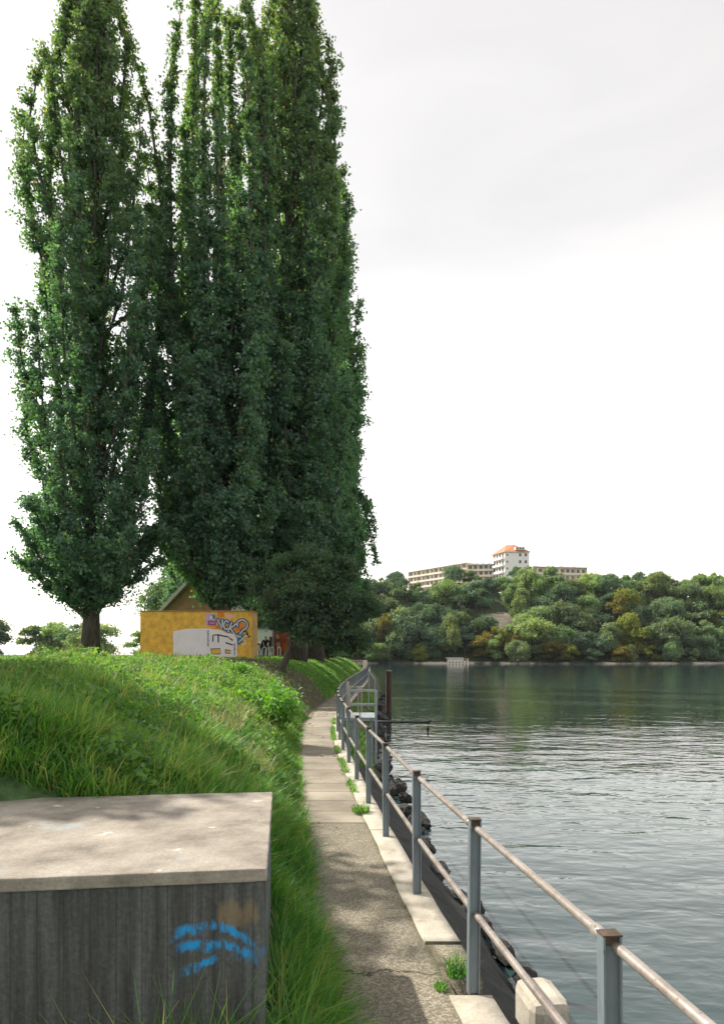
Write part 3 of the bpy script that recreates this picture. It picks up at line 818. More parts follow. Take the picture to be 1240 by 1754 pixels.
def tree_from(name, crown_me, trunk_me, crown_mat, loc, scale, rz, label, cat='tree', group=None, trunk_mat=None):
    o = empty(name, loc, rz); o.scale = scale if isinstance(scale, tuple) else (scale,) * 3
    t = bpy.data.objects.new('trunk', trunk_me); COL.objects.link(t); t.parent = o
    c = bpy.data.objects.new('crown', crown_me); COL.objects.link(c); c.parent = o
    if not trunk_me.materials: trunk_me.materials.append(trunk_mat or M['bark'])
    if not crown_me.materials: crown_me.materials.append(crown_mat)
    if crown_me.materials[0] != crown_mat:
        c.material_slots[0].link = 'OBJECT'; c.material_slots[0].material = crown_mat
    return tag(o, label, cat, group)

PA = poplar(1, 37.0, 3.9, 54, 2.0, 66, 52, 0.155, 1.0, 22, 12, 0.66, 0.42, 1.1)
PB = poplar(2, 38.6, 4.2, 74, 1.8, 70, 52, 0.155, 1.0, 22, 5, 0.8)
PC = poplar(3, 34.0, 3.5, 60, 1.0, 60, 44, 0.175, 1.15, 30, 3, 0.85)
gp = 'tall poplars along the bank'
for (nm, prm, X, Y, sc, rz, lab) in [
        ('poplar_tree', PA, -7.3, 33.0, 1.0, 0.3, 'tall dark poplar standing behind the yellow graffiti container'),
        ('poplar_tree', PB, -3.75, 36.0, 1.0, 1.0, 'tallest poplar, its dense crown filling the middle of the tree wall'),
        ('poplar_tree', PC, -3.35, 44.0, 1.06, 2.0, 'poplar behind the tallest one, leaves hanging over the riverside path'),
        ('poplar_tree', PC, -3.3, 54.0, 1.0, 4.1, 'poplar further along the path, crown edge beside the far hillside'),
        ('poplar_tree', PC, -3.3, 65.0, 0.95, 5.5, 'most distant poplar of the row along the path'),
        ('poplar_tree', PB, -12.6, 30.5, 0.86, 3.9, 'bushy poplar at the left end of the row, beyond the container'),
        ('poplar_tree', PC, -12.5, 50.0, 0.72, 0.9, 'shorter poplar of the second row, behind the ochre house')]:
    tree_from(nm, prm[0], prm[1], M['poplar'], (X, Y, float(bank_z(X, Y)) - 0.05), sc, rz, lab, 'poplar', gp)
print('poplar leaves', PA[2], PB[2], PC[2])

def broadleaf(seed, H, Rc, nlobe, per, leaf, trunk_h=0.22, bend=(0, 0), flat_=0.9):
    rs = np.random.RandomState(seed)
    ch = H * (1 - trunk_h)
    cz = H * trunk_h + ch * 0.5
    Cs = []; Os = []
    wood = MB()
    top = Vector((bend[0], bend[1], H * 0.78))
    zt = np.linspace(0, 1, 7)
    wood.tube([(bend[0] * t ** 0.7, bend[1] * t ** 0.7, -0.3 + (H * 0.78 + 0.3) * t) for t in zt], [H * 0.022 * (1 - t) ** 0.8 + 0.015 for t in zt], 7)
    for i in range(nlobe):
        while True:
            q = rs.rand(3) * 2 - 1
            if np.linalg.norm(q) < 1: break
        q = q / (np.linalg.norm(q) + 1e-6) * (np.linalg.norm(q) ** 0.45)
        zc = cz + q[2] * ch * 0.42
        wf = 1.0 - 0.45 * max(q[2], 0) ** 1.5
        c = np.array([q[0] * Rc * 0.72 * wf + bend[0] * 0.8, q[1] * Rc * 0.72 * wf + bend[1] * 0.8, zc])
        lr = Rc * (0.22 + 0.34 * rs.rand())
        n = int(per * (lr / (Rc * 0.36)) ** 2)
        dirs = rs.randn(n, 3); dirs /= np.linalg.norm(dirs, axis=1)[:, None]
        dirs[:, 2] = np.where(dirs[:, 2] < -0.3, -dirs[:, 2] * 0.6, dirs[:, 2])
        rr = lr * (0.45 + 0.6 * rs.rand(n) ** 0.5)
        wob = 1 + 0.3 * np.sin(dirs[:, 0] * 6 + i) * np.cos(dirs[:, 1] * 5 + i * 2)
        Cs.append(c + dirs * (rr * wob)[:, None] * np.array([1, 1, flat_])); Os.append(dirs)
        b0 = Vector((bend[0] * 0.6, bend[1] * 0.6, H * trunk_h + ch * 0.25 * rs.rand()))
        cv = Vector(c)
        wood.tube([b0, (b0 + cv) / 2 + Vector((0, 0, -0.06 * H * 0.3)), cv], [H * 0.008, H * 0.005, H * 0.002], 4, False)
    C = np.concatenate(Cs); O = np.concatenate(Os)
    V, Fc = leaves(C, leaf * (0.65 + 0.7 * rs.rand(len(C))), rs, 0.35, O * 0.9, 0.8)
    return npmesh('broadleaf_crown', V, Fc), wood.mesh('broadleaf_trunk', True)

# small leaning tree on the bank
def leaning_tree():
    base = Vector((-3.05, 24.0, float(bank_z(-3.05, 24.0)) - 0.12))
    o = empty('small_tree', base)
    w = MB()
    w.tube([(0, 0, 0), (0.10, 0, 0.3), (0.28, -0.05, 0.65), (0.42, -0.1, 1.0), (0.46, -0.1, 1.6), (0.6, 0, 2.4)], [0.17, 0.145, 0.125, 0.11, 0.07, 0.03], 9)
    w.tube([(0.34, -0.06, 0.8), (0.62, -0.2, 1.15), (0.85, -0.2, 1.7), (1.2, -0.1, 2.4)], [0.085, 0.07, 0.05, 0.02], 7)
    rs = np.random.RandomState(8)
    for i in range(26):
        a = rs.rand() * 2 * PI; r = 0.5 + 1.1 * rs.rand()
        w.tube([(0.5, -0.05, 1.4 + 0.7 * rs.rand()), (0.5 + math.cos(a) * r * 0.5, math.sin(a) * r * 0.5, 2.0 + 0.6 * rs.rand()), (0.55 + math.cos(a) * r, math.sin(a) * r, 1.9 + 1.7 * rs.rand())], [0.035, 0.02, 0.008], 4, False)
    link('trunk', w.mesh('leaning_trunk', True), M['bark'], o)
    Cs = []
    lobes = [((0.3, 0, 2.2), 0.75), ((0.9, -0.3, 2.9), 0.9), ((1.6, 0.2, 2.4), 0.8), ((1.2, -0.4, 1.7), 0.7), ((2.1, 0.3, 1.6), 0.75), ((0.5, 0.4, 3.3), 0.7), ((1.9, 0.4, 3.0), 0.75), ((-0.2, 0.3, 2.8), 0.6), ((1.4, 0.2, 3.6), 0.65), ((2.4, 0.5, 2.3), 0.6), ((2.8, 0.8, 1.3), 0.6), ((0.2, 0.8, 4.2), 0.6), ((1.2, 0.9, 4.4), 0.75), ((2.2, 1.0, 3.9), 0.7), ((-0.7, 0.8, 3.4), 0.5), ((3.1, 1.2, 2.6), 0.65)]
    for c0, r0 in lobes:
        for i in range(int(75 * r0)):
            q = rs.randn(3); q /= np.linalg.norm(q); q *= r0 * rs.rand() ** 0.4 * (1.25 if rs.rand() < 0.15 else 1.0)
            c = np.array(c0) + q * np.array([1, 1, 0.85])
            Cs.append(c + rs.randn(44, 3) * np.array([0.15, 0.15, 0.10]))
    C = np.concatenate(Cs)
    V, Fc = leaves(C, 0.105 * (0.6 + 0.8 * rs.rand(len(C))), rs, 0.4, None, 0.7)
    link('crown', npmesh('leaning_crown', V, Fc), M['small'], o)
    tag(o, 'small dark tree with a crooked leaning trunk on bare soil', 'tree')
leaning_tree()

# leafy bush on the bank
def bush(px, py, Y, rx, h, n, leaf, label, seed):
    X = (px - CX) / F * Y
    o = empty('bush', (X, Y, float(bank_z(X, Y)) - 0.05))
    rs = np.random.RandomState(seed)
    st = MB(); Cs = []
    for i in range(34):
        a = rs.rand() * 2 * PI; r = rx * math.sqrt(rs.rand()); hh = h * (0.55 + 0.5 * rs.rand()) * (1 - 0.35 * r / rx)
        p0 = Vector((math.cos(a) * r * 0.35, math.sin(a) * r * 0.35, 0)); p2 = Vector((math.cos(a) * r, math.sin(a) * r, hh))
        st.tube([p0, (p0 + p2) / 2 + Vector((0, 0, 0.08)), p2], [0.008, 0.006, 0.003], 4, False)
        m = n // 34
        t = 0.15 + 0.85 * rs.rand(m)
        c = np.outer(1 - t, p0) + np.outer(t, p2) + rs.randn(m, 3) * np.array([0.09, 0.09, 0.06])
        Cs.append(c)
    link('stem', st.mesh('stem', True), M['bush'], o)
    C = np.concatenate(Cs)
    V, Fc = leaves(C, leaf * (0.5 + 0.8 * rs.rand(len(C))), rs, 1.1, None, 0.75)
    link('foliage', npmesh('foliage', V, Fc), M['bush'], o)
    return tag(o, label, 'bush')
bush(458, 1228, 12.6, 0.68, 0.95, 3600, 0.10, 'light green broad leaved bush in the middle of the grass bank', 3)
bush(410, 1165, 17.5, 0.5, 0.45, 900, 0.09, 'low yellow green weed patch on the bank in front of the container', 4)

# ------------------------------------------------------------------ far trees
FT = [broadleaf(50 + i, 12.0, [5.4, 6.0, 4.8, 6.4, 4.2, 5.7][i], [16, 19, 13, 21, 12, 17][i], 400, 0.50, 0.03, (0, 0), 0.9) for i in range(6)]
rs = np.random.RandomState(77)
rows = [('waterline', 3.0, 6.4, (5.5, 8.5)), ('lower slope', 9.0, 6.6, (10, 14)), ('middle slope', 18.0, 7.0, (10, 14)), ('upper slope', 27.0, 7.0, (10, 14)), ('high slope', 36.0, 6.6, (9.5, 13)), ('ridge', 46.0, 5.4, (7.0, 9.5))]
gf = 'trees on the far river bank'
kinds = [('far', 'mid green'), ('far', 'green'), ('far_dark', 'dark green'), ('far_light', 'pale green'), ('far_autumn', 'orange brown'), ('far_yellow', 'yellow green')]
for (rname, t, sp, (h0, h1)) in rows:
    x = -34 + rs.rand() * 3; i = 0
    while x < 150:
        X = x + rs.randn() * 1.0
        Y = float(shore(X)) + t + rs.randn() * 1.6
        pxl = CX + X / Y * F
        h = h0 + (h1 - h0) * rs.rand()
        pr = [0.33, 0.12, 0.25, 0.22, 0.04, 0.04]
        if 830 < pxl < 900 and rname in ('waterline', 'lower slope'): pr = [0.15, 0.1, 0.05, 0.25, 0.2, 0.25]
        kk = rs.choice(6, p=pr)
        skip = False
        zb = float(hill_z(X, Y))
        pyc = HY - (zb + h * 0.5 - EYE) / Y * F
        if 828 < pxl < 878 and 1030 < pyc < 1068: skip = True                 # bare cliff
        if rname == 'waterline' and 757 < pxl < 815: skip = True               # the concrete platform
        if rname in ('ridge', 'high slope') and 695 < pxl < 842: skip = rname == 'ridge'; h *= 0.62
        if rname == 'ridge' and 842 < pxl < 900: h *= 0.62
        if rname == 'ridge' and 900 < pxl < 1010: h *= 0.8
        if not skip:
            v = FT[rs.randint(6)]
            mat, cname = kinds[kk]
            tree_from('broadleaf_tree', v[0], v[1], M[mat], (X, Y, zb - 0.3), (h / 12.0 * (0.9 + 0.4 * rs.rand()), h / 12.0 * (0.9 + 0.4 * rs.rand()), h / 12.0 * (0.85 + 0.35 * rs.rand())), rs.rand() * 6.28,
                      '%s tree on the far bank %s, %s from the left in its row' % (cname, rname, ordinal(i)), 'tree', gf)
            i += 1
        x += sp * (0.75 + 0.5 * rs.rand())
for (px, py, wid, hgt, Y, v, mat, lab) in [
        (683, 1040, 50, 56, 262, 1, 'far_dark', 'large rounded dark tree on the far ridge left of the apartment block'),
        (775, 1012, 40, 42, 266, 3, 'far_dark', 'dark round tree standing in front of the middle of the apartment block'),
        (808, 1015, 32, 38, 264, 4, 'far', 'green tree below the junction of apartment block and tower'),
        (882, 1000, 22, 30, 270, 4, 'far_dark', 'dark bluish tree in front of the white tower'),
        (660, 1095, 34, 52, 232, 2, 'far_autumn', 'orange tipped autumn tree on the lower far slope'),
        (690, 1112, 26, 40, 228, 4, 'far_yellow', 'yellow topped small tree on the lower far slope'),
        (770, 1120, 46, 66, 229, 5, 'far_light', 'broad pale green tree above the concrete river platform'),
        (850, 1128, 34, 62, 227, 2, 'far_yellow', 'yellow green tree at the water right of the concrete platform'),
        (878, 1132, 34, 50, 226, 0, 'far_autumn', 'orange and green tree at the waterline near the right edge'),
        (645, 1135, 38, 36, 224, 1, 'far_light', 'pale green rounded tree at the far waterline beyond the railing end'),
        (838, 1022, 30, 34, 262, 1, 'far_dark', 'dark tree at the foot of the white tower, left side'),
        (862, 1020, 34, 32, 263, 3, 'far', 'green tree at the foot of the white tower, right side'),
        (822, 1040, 30, 36, 257, 0, 'far', 'tree on the high slope below the small pavilion'),
        (800, 1048, 26, 40, 256, 4, 'far_dark', 'narrow dark tree on the high slope left of the pavilion'),
        (632, 1020, 30, 26, 262, 0, 'far', 'green tree on the far ridge beside the poplar edge')]:
    p = at(px, py, Y)
    sw = wid / F * Y / (2 * [5.4, 6.0, 4.8, 6.4, 4.2, 5.7][v]) * 1.05
    zb = float(hill_z(p.x, p.y))
    z0 = min(p.z, zb + 2.0)
    s = (p.z + hgt / F * Y - z0) / 12.0
    tree_from('broadleaf_tree', FT[v][0], FT[v][1], M[mat], (p.x, p.y, z0), (sw, sw, s), px * 0.37, lab, 'tree', gf)

# trees of the near bank at the river bend and behind the left plain
NTm = [broadleaf(90 + i, 11.0, [4.2, 3.6, 4.8][i], [40, 34, 44][i], 560, 0.27, 0.02) for i in range(3)]
gn = 'trees on the near bank behind the poplars'
for i, (X, Y, h, v, mat, lab) in enumerate([
        (-1.8, 92, 5.0, 0, 'far_light', 'pale green bush at the river bend behind the wooden fence'),
        (-5.5, 96, 7.5, 1, 'far', 'green tree at the river bend behind the seated person'),
        (-9.0, 88, 9.0, 2, 'far_dark', 'dark tree behind the leaning small tree and orange panel'),
        (-3.4, 112, 8.0, 1, 'far_autumn', 'brownish autumn tree at the end of the near bank'),
        (-2.6, 50, 5.2, 0, 'poplar', 'low dark tree under the poplars, nearest to the railing bend'),
        (-2.7, 58, 5.6, 1, 'poplar', 'low dark tree under the poplars, second along the path'),
        (-2.8, 68, 6.0, 2, 'poplar', 'low dark tree under the poplars, last before the wooden fence'),
        (-13.5, 80, 10, 0, 'far_dark', 'dark tree behind the lamp post and the white wall'),
        (-20, 74, 11, 2, 'far_dark', 'large dark tree behind the ochre house')]):
    s = h / 11.0
    tree_from('broadleaf_tree', NTm[v][0], NTm[v][1], M[mat], (X, Y, float(bank_z(X, Y)) - 0.2), s, i * 1.3, lab, 'tree', gn)

for i in range(11):
    X = -118 + i * 7.2 + 2.0 * math.sin(i * 2.3); Y = 172 + 9 * math.sin(i * 1.7); h = 9.5 + 1.8 * math.sin(i * 3.1)
    tree_from('broadleaf_tree', FT[i % 6][0], FT[i % 6][1], M[['far_dark', 'far', 'far_light'][i % 3]], (X, Y, -0.6), (h / 8, h / 8, h / 10.5), i * 1.1,
              'low distant tree on the left plain, %s from the left in its row' % ORD[i], 'tree', 'distant tree row on the left plain')
tree_from('broadleaf_tree', NTm[0][0], NTm[0][1], M['far'], (-8.85, 7.45, 1.45), (0.70, 0.70, 0.71), 0.6, 'broad tree on the bank just beyond the left edge, shading the near path', 'tree')
def hanging_branch():
    t = bpy.data.objects['poplar_tree.002']
    o0 = Vector(t.location); sc = t.scale[0]
    rs = np.random.RandomState(5); bpy.context.view_layer.update(); inv = t.matrix_world.inverted()
    for pts in ([(604, 835), (622, 850), (636, 880), (645, 915)], [(615, 846), (632, 900), (638, 935), (646, 968)], [(600, 925), (618, 945), (628, 985)]):
        P = [at(a, b_, 42.6) for a, b_ in pts]
        w = MB(); Cs = []
        w.tube(P, [0.05 - 0.012 * i for i in range(len(P))], 5, False)
        for p0, p1 in zip(P[:-1], P[1:]):
            for k_ in range(16):
                c = np.array(p0.lerp(p1, (k_ + rs.rand()) / 16)) + rs.randn(3) * np.array([0.10, 0.11, 0.08])
                Cs.append(c + rs.randn(11, 3) * 0.10)
        C = np.concatenate(Cs); V_, F_ = leaves(C, 0.17 * (0.7 + 0.6 * rs.rand(len(C))), rs, 0.3, None, 0.85)
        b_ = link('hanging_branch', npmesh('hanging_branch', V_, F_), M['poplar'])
        w.build('branch_wood', M['bark'], b_, True)
        b_.parent = t; b_.matrix_parent_inverse = inv
hanging_branch()

# ------------------------------------------------------------------ railing
def railing():
    o = empty('railing', (0, 0, 0))
    ypos = [0.55, 2.02, 3.45, 4.85, 6.38, 7.8, 9.3, 10.75, 12.2, 13.65, 15.1]
    while ypos[-1] < 78: ypos.append(ypos[-1] + 1.47)
    pm = MB(); H = 0.925
    # flat H-section: two flanges and a web
    pm.box2((-0.0235, -0.006, 0.0), (0.0235, 0.006, H)).box2((-0.030, -0.024, 0.0), (-0.0235, 0.024, H)).box2((0.0235, -0.024, 0.0), (0.030, 0.024, H))
    pme = pm.mesh('post'); pme.materials.append(M['post'])
    cm = MB(); cm.box2((-0.0315, -0.026, H + 0.001), (0.0315, 0.026, H + 0.006)).box2((-0.023, -0.014, H - 0.03), (0.023, -0.0065, H - 0.0005))
    cme = cm.mesh('cap'); cme.materials.append(M['rust'])
    for i, y in enumerate(ypos):
        p = bpy.data.objects.new('post', pme); COL.objects.link(p); p.parent = o
        tx = (R(y + 0.3) - R(y - 0.3)) / 0.6
        lean = random.Random(i).uniform(-0.012, 0.012)
        p.location = (float(R(y)), y, 0.0); p.rotation_euler = (lean, lean * 0.7, -math.atan(tx) * 0.6)
        if y < 26:
            c = bpy.data.objects.new('cap', cme); COL.objects.link(c); c.parent = p
    for nm, z, r in (('top_rail', 0.885, 0.0175), ('lower_rail', 0.425, 0.0175)):
        yy = np.concatenate([np.arange(-0.9, 30, 0.3), np.arange(30, 79, 0.8)])
        t = MB(); t.tube([(float(R(y)) + 0.012, float(y), z + 0.006 * math.sin(y * 1.1)) for y in yy], r, 12)
        t.build(nm, M['rail'], o, True)
        for i, y in enumerate(ypos[:13]):
            j = MB()
            yj = y + 0.10
            j.tube([(float(R(yj - 0.035)) + 0.012, yj - 0.035, z + 0.006 * math.sin(yj * 1.1)), (float(R(yj + 0.035)) + 0.012, yj + 0.035, z + 0.006 * math.sin(yj * 1.1))], r + 0.004, 12)
            if nm == 'top_rail': j.build('coupling', M['rail'], o, True)
    # sprayed tag on the nearest post
    g = MB()
    def rib(pts, w, y):
        for a, b in zip(pts[:-1], pts[1:]):
            a = Vector((a[0], 0, a[1])); b = Vector((b[0], 0, b[1])); d = (b - a).normalized(); n_ = Vector((-d.z, 0, d.x)) * w / 2; e = d * w * 0.3
            g.poly([(a - n_ - e) + Vector((0, y, 0)), (b - n_ + e) + Vector((0, y, 0)), (b + n_ + e) + Vector((0, y, 0)), (a + n_ - e) + Vector((0, y, 0))], (0, -0.0008, 0))
    rib([(-0.020, 0.60), (0.019, 0.655), (0.020, 0.60), (-0.022, 0.61)], 0.014, -0.0075)
    rib([(-0.02, 0.585), (0.020, 0.575)], 0.012, -0.0085)
    rib([(0.006, 0.55), (0.020, 0.53), (0.010, 0.50), (0.020, 0.47)], 0.011, -0.0075)
    rib([(-0.014, 0.46), (0.022, 0.45)], 0.007, -0.0085)
    t = g.build('sprayed_tag', M['navy_paint'], o)
    t.location = (float(R(3.45)), 3.45, 0.0); t.rotation_euler = (0, 0, math.atan(0.125) * 0.6)
    tag(o, 'grey steel railing with two worn tubes curving along the path', 'railing')
railing()

# landing with cross fence beside the railing
def cross_fence():
    Y = 16.0
    o = empty('cross_fence', (0, Y, 0))
    xl, xr = at(598, 0, Y).x, at(644, 0, Y).x
    for x, zb in ((xl, -0.35), (xr, -0.9)):
        MB().box2((x - 0.032, -0.03, zb), (x + 0.032, 0.03, 0.93)).build('post', M['galv'], o)
    for z in (0.92, 0.575):
        MB().box2((xl + 0.034, -0.025, z - 0.028), (xr - 0.034, 0.025, z + 0.028)).build('bar', M['galv'], o)
    tag(o, 'grey steel fence panel set across the embankment beside the landing', 'fence')
    l = empty('landing', (0, Y, 0))
    MB().box2((xl - 0.2, 0.1, 0.16), (xr, 1.5, 0.24)).build('deck', M['galv'], l)
    for x in (xl + 0.1, xr - 0.1):
        for y in (0.25, 1.35): MB().box2((x - 0.04, y - 0.04, -1.0), (x + 0.04, y + 0.04, 0.158)).build('leg', M['galv'], l)
    tag(l, 'small grey steel landing platform behind the cross fence', 'platform')
    f = empty('cross_fence', (0, 21.5, 0))
    y2 = 21.5; xa, xb = at(611, 0, y2).x, at(622, 0, y2).x
    MB().box2((xa, -0.25, 0.68), (xb, 0.25, 0.74)).build('plank', M['wood'], f)
    for x in (xa + 0.05, xb - 0.05): MB().box2((x - 0.03, -0.1, -0.6), (x + 0.03, 0.1, 0.678)).build('leg', M['wood'], f)
    f.name = 'plank_bench'
    tag(f, 'narrow yellowish wooden plank on legs beyond the cross fence', 'bench')
    gp_ = empty('gate_post', (at(595.5, 0, 14.4).x, 14.4, 0))
    MB().box2((-0.03, -0.03, -0.2), (0.03, 0.03, 1.20)).build('post', M['wood'], gp_)
    MB().box2((-0.034, -0.034, 0.45), (0.034, 0.034, 0.60)).build('band', M['rust'], gp_)
    tag(gp_, 'slim pale gate post rising above the railing at the landing', 'post')
    h = empty('handrail', (0, 30, 0))
    a, b = at(631, 1150, 30), at(642, 1164, 28.6)
    for p in (a, b): p.y -= 30
    MB().tube([a, b], 0.035, 8).build('rail', M['galv'], h, True)
    for p in (a, b): MB().tube([(p.x, p.y, -1.1), (p.x, p.y, p.z - 0.02)], 0.03, 8).build('post', M['galv'], h)
    tag(h, 'sloping pale handrail of the steps down to the river', 'handrail')
cross_fence()

# steel pile in the water
def pile():
    Y = 34.0
    p = at(666, 1150, Y)
    o = empty('mooring_pile', (p.x, Y, WATER - 1.5))
    h = p.z - (WATER - 1.5)
    w = MB()
    w.tube([(0, 0, 0), (0, 0, h)], 0.145, 14)
    w.build('pile', M['pile'], o, False)
    MB().tube([(0, 0, h + 0.001), (0, 0, h + 0.05)], 0.158, 14).build('cap', M['wood'], o)
    MB().box2((-0.17, -0.17, 0.4), (-0.135, -0.08, h - 0.1)).build('guide_strip', M['wood'], o)
    tag(o, 'rusty brown mooring pile standing in the river beside the railing', 'pile')
    # boom
    Yb = 19.0
    a, b = at(622, 1236, Yb), at(737, 1238, Yb)
    o = empty('mooring_boom', (a.x, Yb, 0))
    bm = MB(); bm.tube([(0, 0, a.z), (b.x - a.x, 0, b.z)], 0.032, 8); bm.build('arm', M['dark'], o, True)
    hk = MB(); x = b.x - a.x - 0.07
    hk.tube([(x, 0, b.z), (x, 0, b.z - 0.14)], 0.012, 6).tube([(x, 0, b.z - 0.14), (x, 0, b.z - 0.24)], 0.045, 8).tube([(x + .005, 0, b.z - 0.24), (x + .005, 0, b.z - 0.40)], 0.02, 6)
    hk.build('hook', M['dark'], o)
    MB().box2((x + 0.0, -0.05, b.z + 0.034), (x + 0.1, 0.05, b.z + 0.07)).build('lug', M['dark'], o)
    br = MB(); br.tube([at(650, 1241, Yb) - Vector((a.x, Yb, 0)), at(664, 1278, Yb) - Vector((a.x, Yb, 0))], 0.025, 6); br.build('strut', M['dark'], o)
    br = MB(); q = at(664, 1278, Yb) - Vector((a.x, Yb, 0)); br.tube([(0.42, 0.0, a.z), (0.42, 0.0, -1.5)], 0.04, 6); br.build('post', M['dark'], o)
    tag(o, 'thin dark boom reaching out over the water with a hanging hook', 'boom')
pile()

# boulders along the toe of the embankment
def rock_mesh(seed):
    import bmesh
    bm = bmesh.new(); bmesh.ops.create_icosphere(bm, subdivisions=3, radius=1.0)
    rr = random.Random(seed); ps = [Vector((rr.uniform(-1, 1), rr.uniform(-1, 1), rr.uniform(-1, 1))).normalized() for _ in range(24)]
    hs = [rr.uniform(0.5, 0.86) for _ in ps]
    for v in bm.verts:
        d = v.co.normalized(); s = 1.0
        for p, h in zip(ps, hs):
            t = d.dot(p)
            if t > h * 0.8: s = min(s, h / t)
        s *= 1 + 0.07 * math.sin(d.x * 9 + seed) * math.sin(d.y * 8) + 0.05 * math.sin(d.z * 17 + d.x * 13) + rr.uniform(-0.05, 0.05)
        v.co = d * s
    me = bpy.data.meshes.new('boulder'); bm.to_mesh(me); bm.free(); me.materials.append(M['rock'])
    return me
RK = [rock_mesh(s) for s in range(6)]
rr = random.Random(4)
y = 4.6; i = 0
while y < 48:
    off = rr.uniform(1.02, 1.3); s = rr.uniform(0.11, 0.21) * (1 + 0.01 * y)
    o = bpy.data.objects.new('boulder', RK[i % 6]); COL.objects.link(o)
    o.location = (float(R(y)) + off, y, WATER + rr.uniform(-0.02, 0.13)); o.rotation_euler = (rr.uniform(-.5, .5), rr.uniform(-.5, .5), rr.uniform(0, 6.28))
    o.scale = (s * rr.uniform(0.8, 1.9), s * rr.uniform(0.8, 1.9), s * rr.uniform(0.7, 1.2))
    tag(o, 'dark wet boulder at the foot of the embankment, %s along the waterline from the camera' % ordinal(i), 'boulder', 'boulders along the waterline')
    i += 1; y += rr.uniform(0.28, 0.62) * (1 + 0.02 * y)
# pale concrete footing at the lower right
o = MB().box2((-0.11, -0.16, -1.6), (0.11, 0.16, 0.0)).build('concrete_footing', M['kerb'], None, False, 0.06)
o.location = (0.98, 3.54, -0.02); o.rotation_euler = (0, 0, 0.12)
tag(o, 'pale rounded concrete footing beside the kerb at the lower right', 'footing')

# ------------------------------------------------------------------ concrete block
def block():
    o = empty('concrete_block', (BLK_C.x, BLK_C.y, BLK_C.z), BLK_R)
    wd, dp, lip = 2.3, 1.47, 0.055
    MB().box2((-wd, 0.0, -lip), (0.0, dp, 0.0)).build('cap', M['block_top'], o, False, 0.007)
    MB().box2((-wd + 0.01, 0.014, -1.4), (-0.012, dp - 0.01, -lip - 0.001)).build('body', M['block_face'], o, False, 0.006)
    MB().box2((-0.055, 0.006, -1.4), (-0.006, 0.0139, -lip - 0.0015)).build('corner_strip', M['block_face'], o)
    tx = bpy.data.textures.new('chips', 'CLOUDS'); tx.noise_scale = 0.035; tx.noise_depth = 4
    for ch in o.children:
        if ch.name.startswith('c'):
            sb = ch.modifiers.new('sub', 'SUBSURF'); sb.subdivision_type = 'SIMPLE'; sb.levels = 5; sb.render_levels = 5
            dm_ = ch.modifiers.new('chips', 'DISPLACE'); dm_.texture = tx; dm_.strength = 0.007; dm_.mid_level = 0.6
    tag(o, 'weathered concrete block with pale top and blue spray paint', 'concrete block')
block()

